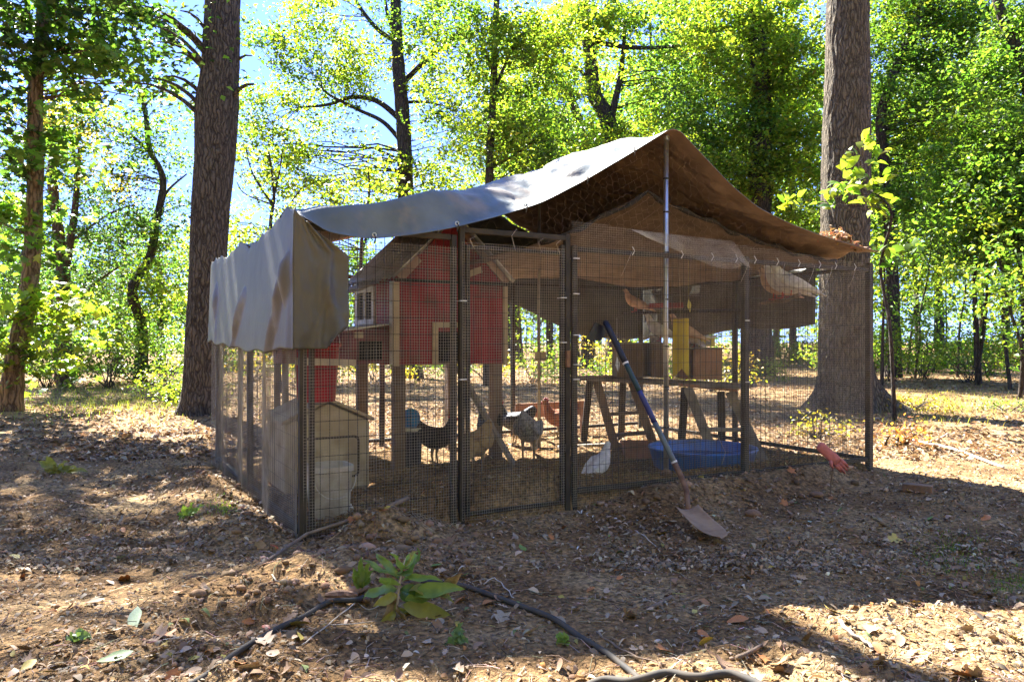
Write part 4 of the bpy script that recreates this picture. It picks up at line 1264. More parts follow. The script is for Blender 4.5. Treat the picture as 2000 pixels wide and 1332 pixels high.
def blade(s, t):
    # s across -1..1, t along 0..1
    A = W(1340, 998, 4.66); B = GP(1410, 1066) + np.array([0.0, 0.0, 0.03])
    ax = (B - A); ln = np.linalg.norm(ax); ax = ax / ln
    sd_ = np.cross(ax, [0, 0, 1.0]); sd_ /= np.linalg.norm(sd_)
    nn_ = np.cross(sd_, ax)
    q = s * 2 - 1
    hw = 0.080 * np.where(t < 0.62, 0.94 + 0.10 * t, (0.94 + 0.062) * np.sqrt(np.clip(1 - ((t - 0.62) / 0.385) ** 2, 0.02, 1)))
    p = A + ax * (t * ln)[..., None] + sd_ * (q * hw)[..., None] + nn_ * (0.028 * q * q * (1 - 0.6 * t) - 0.012 * np.sin(t * 3.1) + 0.012)[..., None]
    return p
sheet('blade', blade, 15, 24, 'blade', shv, None, 0.003)

# glove on a stake
gl = thing('glove', 'pink rubber work glove pushed over a thin stake by the fence', 'glove', GP(1622, 955))
gp0 = GP(1622, 955)
MB().tube([gp0, gp0 + np.array([0.004, 0, 0.10]), W(1630, 895, gp0[1] - 0.02)], 0.005, 6).build('stake', 'stick', gl)
dg = gp0[1] - 0.02
hand = []
def gl_tube(pts, r): return MB().tube([W(a, b, dg - c) for a, b, c in pts], r, 10)
b_ = MB()
def flatloft(pts, ws, th):
    rr = []
    P_ = [W(a, b, dg - c) for a, b, c in pts]
    for i, q in enumerate(P_):
        t_ = P_[min(i + 1, len(P_) - 1)] - P_[max(i - 1, 0)]; t_ /= np.linalg.norm(t_)
        s_ = np.cross(t_, [0.15, -1, 0.1]); s_ /= np.linalg.norm(s_)
        n_ = np.cross(s_, t_)
        rr.append([q + s_ * ws[i] * math.cos(a) + n_ * th[i] * math.sin(a) for a in [2 * math.pi * k / 12 for k in range(12)]])
    return MB().loft(rr)
flatloft([(1597, 868, 0), (1606, 875, 0.0), (1618, 886, 0.01), (1630, 896, 0.02), (1638, 905, 0.02)], [0.040, 0.040, 0.040, 0.044, 0.042], [0.022, 0.020, 0.018, 0.017, 0.014]).build('palm', 'pink_glove', gl, smooth=True, subsurf=1)
for k, (ex_, ey_) in enumerate(((1657, 913), (1655, 919), (1650, 924), (1643, 922))):
    sx_, sy_ = (1642, 898) if k == 0 else ((1639, 903) if k == 1 else ((1635, 907) if k == 2 else (1631, 908)))
    MB().tube([W(sx_, sy_, dg - 0.02), W((sx_ + ex_) / 2, (sy_ + ey_) / 2 - 1, dg - 0.03), W(ex_, ey_, dg - 0.02)], [0.014, 0.013, 0.007], 8).build('finger', 'pink_glove', gl, smooth=True)
MB().tube([W(1622, 900, dg - 0.03), W(1624, 910, dg - 0.05), W(1628, 915, dg - 0.05)], [0.014, 0.012, 0.007], 8).build('thumb', 'pink_glove', gl, smooth=True)
# brick
bc = GP(1795, 962)
ang = math.radians(-35)
Rb = np.array([[math.cos(ang), -math.sin(ang), 0], [math.sin(ang), math.cos(ang), 0], [0, 0, 1.0]])
o = MB().box(bc + np.array([0, 0.02, 0.03]), (0.20, 0.09, 0.06), Rb).build('brick', 'brick', None, bevel=0.005)
tag(o, 'single weathered brick lying on the soil to the right of the pen', 'brick')
# hoses
def gtube(pxs, r, lift=0.0, sub=10):
    pts = [GP(a, b) for a, b in pxs]
    pts = np.array(pts)
    n = len(pts); out = []
    for i in range(n - 1):
        p0 = pts[max(i - 1, 0)]; p1 = pts[i]; p2 = pts[i + 1]; p3 = pts[min(i + 2, n - 1)]
        for t in np.linspace(0, 1, sub, endpoint=False):
            q = 0.5 * ((2 * p1) + (-p0 + p2) * t + (2 * p0 - 5 * p1 + 4 * p2 - p3) * t * t + (-p0 + 3 * p1 - 3 * p2 + p3) * t ** 3)
            out.append(q)
    out.append(pts[-1]); out = np.array(out)
    g = ground(out[:, 0], out[:, 1])
    w_ = 22 if len(g) > 60 else 4
    k = np.ones(2 * w_ + 1) / (2 * w_ + 1)
    gs = np.convolve(np.pad(g, w_, mode='edge'), k, 'valid')
    gs = np.maximum(gs, np.convolve(np.pad(np.maximum(g, gs), w_, mode='edge'), k, 'valid'))
    out[:, 2] = gs + r * 0.6 + lift
    return out
pts = gtube([(330, 1372), (400, 1318), (470, 1278), (540, 1238), (600, 1203), (645, 1182), (700, 1156), (760, 1141), (830, 1138), (900, 1150), (960, 1167), (1020, 1188), (1080, 1214), (1130, 1244), (1180, 1277), (1215, 1300), (1245, 1325), (1285, 1375)], 0.0115)
tag(MB().tube(pts, 0.0115, 12).build('irrigation_hose', 'hose', None, smooth=True), 'long thin black plastic hose curving round the green seedling', 'hose')
pts = gtube([(1100, 1390), (1170, 1350), (1230, 1334), (1300, 1328), (1360, 1330), (1430, 1341), (1520, 1368)], 0.014, 0.012)
tag(MB().tube(pts, 0.0145, 12).build('garden_hose', 'hose', None, smooth=True), 'thicker black hose crossing over the thin hose end', 'hose')
# sticks
def stick(label, pxs, r0, r1, m, lift=0.004, name='stick', branches=()):
    pts = gtube(pxs, (r0 + r1) / 2, lift, 5)
    pts[:, :2] += 0.004 * np.sin(np.arange(len(pts)) * 1.7)[:, None]
    t = thing(name, label, 'stick', (pts[0][0], pts[0][1], pts[0][2]), group='sticks on the soil')
    MB().tube(pts, np.linspace(r0, r1, len(pts)), 8).build('stem', m, t, smooth=True)
    for b in branches:
        q = gtube(b, r1, lift, 5)
        MB().tube(q, np.linspace(r1, r1 * 0.6, len(q)), 6).build('side_twig', m, t, smooth=True)
    return t
p_ = [GP(505, 1108) + np.array([0, 0, 0.01]), GP(600, 1060) + np.array([0, 0, 0.05]), L(0.42, -0.10, 0.16), L(0.62, -0.03, 0.20)]
t = thing('stick', 'long grey brown stick leaning on the soil heap at the fence corner', 'stick', p_[0], group='sticks on the soil')
MB().tube(np.array([lerp(p_[i], p_[i + 1], q) for i in range(3) for q in (0, 0.33, 0.66)] + [p_[3]]), np.linspace(0.008, 0.016, 10), 8).build('stem', 'stick', t, smooth=True)
stick('pale forked twig lying over the hose by the seedling', [(590, 1262), (640, 1222), (700, 1180), (735, 1150)], 0.003, 0.0025, 'pale_stick', branches=[[(640, 1222), (690, 1222), (735, 1216)], [(700, 1178), (720, 1165), (745, 1170)]])
stick('short pale twig below the long stick at the fence corner', [(522, 1105), (535, 1118), (560, 1137)], 0.004, 0.003, 'pale_stick')
stick('bleached stick pointing to the lit soil at the right', [(1640, 1215), (1660, 1238), (1690, 1258), (1705, 1270)], 0.008, 0.006, 'pale_stick')
stick('dark bark strip on the sunlit soil', [(1440, 1290), (1465, 1278), (1490, 1262)], 0.010, 0.007, 'stick')
stick('thick short brown stick on the shaded soil', [(1268, 1193), (1290, 1182), (1312, 1172)], 0.011, 0.009, 'stick')
stick('long thin brown twig beside the hose', [(1165, 1238), (1195, 1262), (1245, 1290), (1300, 1300)], 0.005, 0.003, 'stick')
stick('bleached fallen branch on the lit ground right of the pen', [(1765, 858), (1800, 868), (1850, 878), (1905, 895), (1960, 915)], 0.022, 0.012, 'pale_stick', branches=[[(1800, 868), (1830, 862), (1850, 850)]])
stick('thin twig lying beside the left grass tuft', [(262, 1030), (285, 1010), (296, 992)], 0.004, 0.003, 'stick')
stick('thin pale twig arched over the hose right of the seedling', [(945, 1145), (965, 1135), (985, 1150), (1003, 1172)], 0.003, 0.002, 'pale_stick', 0.01)
stick('thin curved twig beside the shovel blade', [(1240, 1040), (1260, 1052), (1290, 1080)], 0.004, 0.003, 'pale_stick')

# ------------------------------------------------------------------ trees
GREEN = [(0.065, 0.125, 0.024), (0.095, 0.155, 0.032), (0.05, 0.10, 0.022)]
LIME = [(0.125, 0.18, 0.025), (0.16, 0.20, 0.030), (0.085, 0.145, 0.022)]
DEEP = [(0.035, 0.075, 0.020), (0.05, 0.095, 0.024), (0.03, 0.060, 0.022)]
YEL = [(0.24, 0.21, 0.03), (0.17, 0.18, 0.03), (0.26, 0.19, 0.035)]
BLUEG = [(0.03, 0.070, 0.032), (0.045, 0.085, 0.030)]

def catmull(pts, sub=8):
    pts = np.array(pts, float); n = len(pts); out = []
    for i in range(n - 1):
        p0 = pts[max(i - 1, 0)]; p1 = pts[i]; p2 = pts[i + 1]; p3 = pts[min(i + 2, n - 1)]
        for t in np.linspace(0, 1, sub, endpoint=False):
            out.append(0.5 * ((2 * p1) + (-p0 + p2) * t + (2 * p0 - 5 * p1 + 4 * p2 - p3) * t * t + (-p0 + 3 * p1 - 3 * p2 + p3) * t ** 3))
    out.append(pts[-1])
    return np.array(out)

def tree(name, label, base, path, r0, r1, blobs, cols, bark, leaf=0.11, per=60, seed=1, group='trees behind the pen', lk='kite', forks=(), spread=0.42, m='leaf', flare=1.35, branches=True, flat=0.6, depth=1.0, extra_world=None):
    r = np.random.default_rng(seed)
    d = base[1]
    bx = (base[0] - 1000) / F * d
    bz = G1(bx, d)
    t = thing(name, label, 'tree', (bx, d, bz), group=group)
    pts = [np.array([bx, d, bz - 0.15])]
    for q in path:
        p = W(q[0], q[1], d); p[1] += r.normal(0, 0.15); pts.append(p)
    tp = catmull(pts, 8)
    n = len(tp)
    rad = np.linspace(r0, r1, n)
    rad[:8] *= np.linspace(flare, 1.0, 8)
    rad = rad * (1 + 0.05 * np.sin(np.arange(n) * 1.9 + seed))
    mb = MB().tube(tp, rad, 12)
    skel = [tp]; rads = [rad]
    for fk, fr in forks:
        fp = [W(q[0], q[1], d + (q[2] if len(q) > 2 else 0)) for q in fk]
        fp = catmull(fp, 7)
        fr_ = np.linspace(fr, fr * 0.35, len(fp))
        mb.tube(fp, fr_, 8)
        skel.append(fp); rads.append(fr_)
    allp = np.concatenate(skel); allr = np.concatenate(rads)
    cen = []; lsz = []; lcol = []
    for bi, b in enumerate(blobs):
        px, py, rx, ry, nc = b[:5]
        bc = b[5] if len(b) > 5 else cols
        dd = b[6] if len(b) > 6 else 0.0
        s = (d + dd) / F
        c0 = W(px, py, d + dd)
        for k in range(nc):
            e = r.normal(0, 1, 3); e = e / np.linalg.norm(e) * r.uniform(0.15, 1) ** 0.5
            c = c0 + np.array([e[0] * rx * s, e[1] * max(rx, ry) * s * 0.9 * depth, e[2] * ry * s])
            if c[2] < 0.15: c[2] = 0.15 + r.uniform(0, 0.4)
            if branches and r.random() < 0.6:
                dist = np.linalg.norm(allp - c, axis=1) + np.maximum(0, allp[:, 2] - c[2] + 0.2) * 2.0
                j = int(np.argmin(dist))
                a = allp[j]
                mid = (a + c) / 2 + np.array([r.normal(0, 0.12), r.normal(0, 0.12), 0.15 * np.linalg.norm(c - a) * r.uniform(-0.3, 0.8)])
                q = np.array([(1 - x) ** 2 * a + 2 * x * (1 - x) * mid + x * x * c for x in np.linspace(0, 1, 6)])
                q[1:-1] += r.normal(0, 0.02 * np.linalg.norm(c - a) + 0.01, (4, 3))
                br = min(allr[j] * 0.35, 0.007 + 0.007 * np.linalg.norm(c - a))
                mb.tube(q, np.linspace(br, 0.004, 6), 5, False)
            m_ = int(per * r.uniform(0.6, 1.4))
            sp = spread * r.uniform(0.7, 1.25)
            # a few twig sub-clumps inside each clump
            sub = c + r.normal(0, 1, (4, 3)) * np.array([sp, sp, sp * 0.6])
            pp = sub[r.integers(0, 4, m_)] + r.normal(0, 1, (m_, 3)) * np.array([sp, sp, sp * 0.55]) * 0.42
            cen.append(pp)
            lsz.append(leaf * r.uniform(0.85, 1.2) * r.uniform(0.55, 1.3, m_))
            tone = np.exp(r.normal(0, 0.30))
            lcol.append(np.clip(jitcol(bc, m_, r, 0.2, 0.1) * tone, 0.004, 0.6))
    mb.build('trunk', bark, t, smooth=True)
    if extra_world is not None:
        for (c, sp, m_, cc_) in extra_world:
            cen.append(np.array(c) + r.normal(0, 1, (m_, 3)) * np.array(sp)); lsz.append(leaf * 1.6 * r.uniform(0.7, 1.3, m_)); lcol.append(jitcol(cc_, m_, r))
    if cen:
        v, f, c = leaf_geo(np.concatenate(cen), np.concatenate(lsz), np.concatenate(lcol), flat, 0.62, 0.35, r, lk, 0.15)
        fast_mesh('crown', v, f, 3, m, t, colors=c)
    return t

# two big oaks -----------------------------------------------------------
def oak(label, d, prof, bark, seed, flare_dirs, top_z):
    """prof: list of (py, px_center, px_width)"""
    r = np.random.default_rng(seed)
    s = d / F
    pys = np.array([p[0] for p in prof]); pxs = np.array([p[1] for p in prof]); pws = np.array([p[2] for p in prof])
    xb = (pxs[0] - 1000) * s
    zb = G1(xb, d)
    t = thing('oak_tree', label, 'tree', (xb, d, zb), group='big oaks beside the pen')
    zz = np.concatenate([np.linspace(zb - 0.25, 6.8, 330), np.linspace(6.9, top_z, 60)])
    hz = CH - (pys - 666) * s
    cx = np.interp(zz, hz, (pxs - 1000) * s)
    cx = np.convolve(np.pad(cx, 12, mode='edge'), np.ones(25) / 25, 'valid')
    rr = np.interp(zz, hz, pws * s / 2)
    rr = np.convolve(np.pad(rr, 8, mode='edge'), np.ones(17) / 17, 'valid')
    rr = np.where(zz > 7, rr * np.clip(1 - (zz - 7) / (top_z - 6) * 0.7, 0.15, 1), rr)
    na = 150
    an = np.arange(na) * 2 * math.pi / na
    A, ZZ = np.meshgrid(an, zz)
    R = np.repeat(rr[:, None], na, 1)
    R = R - 0.03
    hgt = ZZ - zb
    for fa, fw, fl, fh in flare_dirs:
        da = np.angle(np.exp(1j * (A - fa)))
        R = R + fl * np.exp(-(da / fw) ** 2) * np.exp(-np.maximum(hgt, 0) / fh)
    # ridged bark: interlacing vertical plates
    arc = A * 0.34
    wob = 0.05 * np.sin(ZZ * 2.1 + 3 * np.sin(A * 2)) + 0.035 * vn(A * 3, ZZ * 2.5, seed + 3)
    def ridge(fq, fz, sd_):
        k = np.round(fq)
        x = (A / (2 * math.pi) * k + wob * k * 0.35)
        n1 = vn(np.mod(x, k), ZZ * fz + 0 * x, sd_)
        return n1
    def per(fq, fz, sd_):
        xx = A / (2 * math.pi) + 0.05 * vn(ZZ * 1.7, 2 * np.cos(A), sd_ + 5) + 0.02 * np.sin(ZZ * 5 + 4 * np.cos(A))
        x = np.mod(xx, 1) * fq
        a = vn(x, ZZ * fz, sd_); b = vn(x - fq, ZZ * fz, sd_)
        w = np.clip((np.mod(xx, 1) - 0.9) / 0.1, 0, 1)
        return a * (1 - w) + b * w
    rg = 1 - 2.6 * np.abs(per(34, 1.6, seed))
    rg = rg * 0.7 + 0.5 * per(58, 5, seed + 11)
    R = R + 0.020 * rg + 0.02 * vn(np.cos(A) * 2, ZZ * 0.8, seed + 30)
    X = cx[:, None] + R * np.cos(A); Y = d + R * np.sin(A)
    idx = np.arange(X.size).reshape(X.shape)
    nx = np.roll(idx, -1, 1)
    f = np.stack([idx[:-1], nx[:-1], nx[1:], idx[1:]], -1).reshape(-1, 4)
    fast_mesh('trunk', np.stack([X, Y, ZZ], -1).reshape(-1, 3), f, 4, bark, t, smooth=True)
    return t, cx, zz, rr

def crown_for(t, specs, cols, seed, limbs, leaf=0.12, lk='kite', bark='bark_oak'):
    """specs: (cx,cy,cz, rx,ry,rz, nclump, per)"""
    r = np.random.default_rng(seed)
    cen = []
    for (x, y, z, rx, ry, rz, nc, per) in specs:
        for k in range(nc):
            e = r.normal(0, 1, 3); e = e / np.linalg.norm(e) * r.uniform(0.1, 1) ** 0.4
            c = np.array([x, y, z]) + e * np.array([rx, ry, rz])
            m_ = int(per * r.uniform(0.6, 1.4))
            sp = 0.5 * r.uniform(0.7, 1.3)
            cen.append(c + r.normal(0, 1, (m_, 3)) * np.array([sp, sp, sp * 0.5]))
            if limbs is not None:
                a = limbs(min(c[2] - 0.6, c[2]))
                mid = (a + c) / 2 + np.array([0, 0, 0.4])
                q = np.array([(1 - w) ** 2 * a + 2 * w * (1 - w) * mid + w * w * c for w in np.linspace(0, 1, 6)])
                MB().tube(q, np.linspace(0.05, 0.008, 6), 5, False).build('limb', bark, t, smooth=True)
    cen = np.concatenate(cen)
    v, f, c = leaf_geo(cen, leaf * r.uniform(0.7, 1.25, len(cen)), jitcol(cols, len(cen), r, 0.25), 0.55, 0.6, 0.35, r, lk, 0.1)
    fast_mesh('crown', v, f, 3, 'leaf', t, colors=c)

t, cx_, zz_, rr_ = oak('large straight oak with dark ridged bark behind the hanging tarp flap', 11.7,
    [(830, 392, 78), (700, 398, 75), (600, 403, 74), (400, 411, 77), (250, 423, 84), (200, 424, 86), (140, 431, 76), (0, 435, 70), (-400, 445, 62)], 'bark_oak', 3,
    [(math.radians(215), 0.45, 0.14, 0.15), (math.radians(330), 0.4, 0.07, 0.15), (math.radians(270), 0.4, 0.08, 0.2)], 13.0)
oL = lambda z: np.array([np.interp(z, zz_, cx_), 11.7, z])
crown_for(t, [(-5.1, 11.3, 5.9, 0.45, 0.6, 0.5, 7, 40), (-5.5, 11.5, 5.0, 0.3, 0.5, 0.3, 3, 22), (-3.95, 11.6, 5.2, 0.12, 0.2, 0.5, 3, 14),
              (-8.9, 12.6, 10.5, 1.3, 1.9, 1.0, 40, 60), (-9.6, 14.0, 10.0, 1.5, 2.0, 1.0, 30, 60), (-7.5, 15.0, 10.3, 0.9, 1.4, 0.8, 12, 50), (-4.3, 13.3, 10.2, 1.1, 1.0, 0.6, 9, 45), (-4.8, 11.7, 13.3, 1.8, 1.8, 1.0, 30, 55)], DEEP + GREEN, 5, oL)
t, cx2_, zz2_, rr2_ = oak('large oak with sun flecked bark and flaring root behind the pen', 12.6,
    [(830, 1652, 150), (790, 1651, 118), (740, 1650, 102), (600, 1650, 97), (480, 1650, 96), (300, 1652, 94), (150, 1655, 88), (0, 1656, 84), (-400, 1660, 76)], 'bark_oak_light', 8,
    [(math.radians(-15), 0.35, 0.62, 0.28), (math.radians(195), 0.4, 0.45, 0.25), (math.radians(270), 0.4, 0.2, 0.2)], 13.0)
oR = lambda z: np.array([np.interp(z, zz2_, cx2_), 12.6, z])
crown_for(t, [(5.3, 12.2, 10.6, 2.0, 2.0, 2.0, 40, 55), (8.0, 11.5, 9.5, 1.8, 1.6, 1.2, 26, 55)], GREEN + LIME, 6, oR, bark='bark_oak_light')

# named trees ---------------------------------------------------------------
tree('maple_tree', 'slender mottled maple trunk leaning over lit ground at the wood edge', (18, 12.5), [(30, 700), (42, 560), (55, 350), (75, 180), (85, 60), (95, -80), (100, -260)], 0.165, 0.07,
     [(60, 60, 170, 110, 46, DEEP), (20, 260, 90, 110, 20, DEEP), (210, 50, 160, 70, 26, DEEP), (30, 440, 80, 80, 16, GREEN), (60, 610, 100, 60, 16, LIME), (110, 690, 70, 26, 6, LIME), (0, 680, 60, 60, 8, GREEN), (130, 300, 60, 60, 8, GREEN), (220, 140, 120, 50, 15, GREEN)],
     GREEN, 'bark_maple', 0.14, 46, 11, lk='maple', spread=0.30)
tree('cedar_tree', 'dark forked cedar with bare lower branches beside the slender maple', (130, 20), [(122, 640), (118, 560), (110, 460), (97, 350), (90, 280), (80, 180)], 0.22, 0.07,
     [(90, 380, 110, 120, 26, BLUEG), (30, 520, 70, 90, 12, BLUEG), (150, 560, 100, 60, 12, BLUEG), (210, 440, 80, 60, 12, DEEP), (110, 250, 100, 60, 14, DEEP)], BLUEG, 'bark_brown', 0.10, 130, 12,
     forks=[([(118, 570), (132, 500), (145, 420), (152, 340), (156, 290)], 0.13), ([(122, 640), (180, 560), (235, 520)], 0.05), ([(118, 600), (60, 560), (10, 520)], 0.05), ([(140, 470), (210, 420), (260, 400)], 0.04)], spread=0.5)
tree('crooked_tree', 'thin crooked tree with sparse yellowing leaves left of the straight oak', (272, 20), [(268, 640), (275, 570), (288, 500), (303, 440), (312, 350), (290, 290), (275, 220), (268, 150)], 0.15, 0.05,
     [(240, 260, 100, 50, 18, GREEN), (140, 230, 90, 50, 16, YEL), (300, 330, 60, 60, 8, DEEP), (330, 560, 60, 90, 16, LIME), (230, 620, 80, 70, 16, GREEN), (320, 240, 60, 50, 7, GREEN), (190, 330, 60, 50, 8, YEL), (330, 440, 50, 60, 9, DEEP), (250, 470, 70, 60, 12, DEEP)], GREEN, 'bark_dark', 0.11, 100, 13,
     forks=[([(312, 400), (330, 370), (365, 340)], 0.05), ([(295, 300), (250, 260), (200, 240)], 0.05), ([(272, 220), (300, 190), (330, 170)], 0.04)], spread=0.45)
tree('tulip_tree', 'tall dark straight tree with wide limbs seen above the low side of the tarp', (805, 24), [(800, 600), (795, 400), (790, 250), (783, 150), (775, 60), (768, -80), (765, -250)], 0.30, 0.13,
     [(640, 70, 120, 70, 24, LIME), (545, 60, 60, 60, 9, GREEN), (720, 130, 80, 60, 14, LIME), (560, 250, 80, 90, 22, LIME), (510, 300, 50, 60, 10, LIME), (650, 180, 60, 50, 8, GREEN), (860, 120, 80, 100, 22, LIME), (880, 240, 70, 60, 14, GREEN), (800, 30, 110, 40, 14, GREEN),
      (690, 300, 50, 30, 4, LIME), (770, 360, 90, 40, 14, LIME), (870, 340, 80, 50, 16, LIME), (640, 370, 70, 45, 14, LIME), (560, 360, 60, 40, 9, LIME), (490, 200, 40, 50, 5, GREEN)], LIME, 'bark_dark', 0.125, 135, 14,
     forks=[([(788, 240), (740, 200), (690, 190), (640, 205), (590, 210)], 0.10), ([(790, 285), (750, 240), (700, 215), (650, 190), (630, 175)], 0.08), ([(785, 165), (830, 120), (890, 70), (930, 20)], 0.10), ([(780, 85), (740, 60), (700, 10), (680, -40)], 0.09), ([(795, 200), (830, 200), (870, 208)], 0.06), ([(776, 80), (755, 20), (750, -40)], 0.08)], spread=0.55)
tree('ash_tree', 'slim dark tree rising behind the tarp slope beside the tall limbed tree', (955, 19), [(955, 560), (956, 350), (962, 200), (968, 60), (973, -90), (976, -250)], 0.125, 0.06,
     [(1000, 100, 100, 90, 26, LIME), (930, 60, 70, 80, 14, GREEN), (980, 260, 90, 60, 22, LIME), (1060, 220, 70, 80, 16, GREEN), (930, 200, 50, 50, 8, LIME), (1040, 330, 60, 30, 9, GREEN), (1080, 60, 70, 60, 12, LIME)], LIME, 'bark_dark', 0.115, 140, 15,
     forks=[([(962, 190), (985, 130), (1010, 80), (1040, 40)], 0.05), ([(958, 330), (1010, 300), (1060, 260)], 0.04), ([(960, 130), (940, 80), (925, 20)], 0.045)], spread=0.45)
tree('forked_tree', 'dark tree forking into a wide V above the middle of the tarp', (1208, 30), [(1207, 600), (1207, 330), (1198, 265), (1180, 215), (1163, 180), (1152, 110), (1143, 30), (1138, -100)], 0.44, 0.20,
     [(1090, 140, 70, 80, 18, LIME), (1130, 30, 110, 40, 20, LIME), (1230, 20, 60, 35, 9, GREEN), (1320, 30, 60, 40, 12, GREEN), (1330, 170, 60, 60, 14, GREEN), (1260, 260, 80, 40, 16, LIME), (1140, 290, 80, 60, 20, LIME), (1060, 320, 60, 40, 12, LIME), (1250, 140, 30, 30, 3, LIME), (1390, 110, 50, 90, 16, GREEN), (1180, 60, 60, 40, 10, LIME)], LIME, 'bark_dark', 0.15, 150, 16,
     forks=[([(1192, 240), (1203, 190), (1213, 140), (1218, 92), (1222, 30)], 0.16), ([(1145, 70), (1190, 88), (1250, 94), (1310, 92), (1360, 84)], 0.13), ([(1160, 170), (1135, 140), (1115, 125)], 0.10), ([(1120, 10), (1160, 60), (1170, 80)], 0.07)], spread=0.7)
tree('leaning_tree', 'leaning dark tree left of the wide V fork', (1150, 34), [(1148, 600), (1146, 360), (1138, 280), (1122, 215), (1095, 165), (1060, 140), (1030, 130)], 0.30, 0.12,
     [(1060, 120, 80, 70, 20, GREEN), (1010, 180, 70, 70, 16, LIME), (1150, 360, 80, 50, 16, LIME)], LIME, 'bark_dark', 0.16, 150, 17, spread=0.75)
tree('chestnut_tree', 'broad dark trunk veiled by bright leaves left of the sun flecked oak', (1480, 26), [(1482, 600), (1482, 320), (1490, 210), (1476, 90), (1470, -60), (1468, -250)], 0.46, 0.22,
     [(1440, 110, 90, 110, 40, LIME), (1400, 240, 70, 70, 22, GREEN), (1540, 120, 60, 130, 30, LIME), (1550, 320, 60, 90, 24, LIME), (1450, 350, 110, 60, 30, LIME), (1560, 440, 50, 40, 12, LIME), (1440, 20, 120, 50, 26, LIME), (1380, 330, 60, 40, 12, GREEN), (1520, 230, 60, 70, 16, LIME)], LIME, 'bark_dark', 0.15, 170, 18,
     forks=[([(1500, 300), (1512, 250), (1515, 215)], 0.10), ([(1488, 200), (1530, 140), (1560, 60)], 0.10)], spread=0.6)
tree('hickory_tree', 'tree with paired slanting limbs right of the sun flecked oak', (1745, 24), [(1742, 560), (1738, 380), (1722, 240), (1735, 170), (1765, 100), (1790, 30), (1805, -60)], 0.20, 0.10,
     [(1780, 200, 80, 110, 36, GREEN), (1850, 90, 90, 90, 34, GREEN), (1730, 60, 50, 80, 14, GREEN), (1860, 260, 90, 80, 34, LIME), (1770, 380, 80, 70, 28, GREEN), (1900, 10, 90, 60, 22, GREEN), (1800, 20, 60, 50, 10, LIME)], GREEN, 'bark_dark', 0.13, 190, 19,
     forks=[([(1770, 90), (1778, 40), (1782, -30)], 0.09)], spread=0.6)
tree('beech_tree', 'tree with one thick bending limb beside the tree with paired limbs', (2010, 19), [(2005, 600), (2000, 420), (2010, 260), (2010, 160), (1985, 85), (1955, 40), (1938, -20), (1930, -120)], 0.16, 0.10,
     [(1960, 300, 80, 110, 34, GREEN), (1960, 120, 60, 70, 14, GREEN), (1940, 440, 80, 70, 26, GREEN), (2050, 200, 80, 160, 26, GREEN), (1900, 360, 60, 60, 14, GREEN), (1990, 20, 60, 50, 9, GREEN), (2060, 480, 70, 120, 20, GREEN)], DEEP, 'bark_dark', 0.12, 180, 20, spread=0.5)
tree('understory_tree', 'low branch of large pale green leaves reaching across the sun flecked oak', (1748, 10.8), [(1742, 640), (1735, 520), (1722, 420), (1700, 350), (1680, 315)], 0.03, 0.008,
     [(1680, 345, 34, 34, 7, LIME), (1700, 290, 22, 14, 2, LIME), (1640, 385, 36, 24, 4, GREEN), (1720, 400, 26, 20, 3, LIME), (1575, 400, 30, 24, 3, LIME), (1740, 500, 30, 40, 5, GREEN)], LIME, 'bark_dark', 0.19, 9, 21, lk='leaf', spread=0.16, flare=1.1)

# saplings at the right -------------------------------------------------------
sap = [(1772, 27, [(1776, 640), (1790, 560), (1800, 500)], 'leaning sapling stem, more slanted than its neighbour, right of the pen'), (1786, 24, [(1790, 660), (1797, 620), (1812, 540), (1822, 470)], 'thin dark sapling with a kinked stem right of the pen'),
       (1870, 24, [(1876, 640), (1880, 560), (1878, 440)], 'straight slim sapling between the kinked sapling and the twin stems'), (1912, 20, [(1908, 640), (1908, 540), (1907, 440), (1905, 300)], 'twin stemmed young tree, darkest of the saplings'),
       (1975, 18, [(1972, 640), (1960, 560), (1950, 460), (1945, 350)], 'sapling leaning towards the twin stems at the wood edge'), (1722, 19, [(1722, 640), (1724, 540), (1722, 470)], 'pale thin sapling close to the right end of the pen'),
       (1990, 15, [(1992, 690), (1985, 600), (1985, 540)], 'short bare sapling stump stem at the right wood edge'), (1845, 33, [(1846, 640), (1848, 560), (1850, 480)], 'distant slim sapling seen between the kinked and straight saplings')]
for i, (bx_, d_, pth, lab) in enumerate(sap):
    tree('sapling', lab, (bx_, d_), pth, 0.045 if i != 3 else 0.085, 0.015,
         [(pth[-1][0], pth[-1][1], 55, 60, 12, GREEN), (pth[-2][0], pth[-2][1] - 20, 60, 50, 10, LIME), (pth[-2][0] + 10, pth[-2][1] + 40, 45, 30, 5, GREEN)], GREEN, 'bark_dark', 0.115, 60, 40 + i, 'saplings right of the pen', spread=0.42, flare=1.1,
         forks=([([(1912, 700), (1922, 640), (1928, 560), (1926, 450)], 0.06)] if i == 3 else ()))
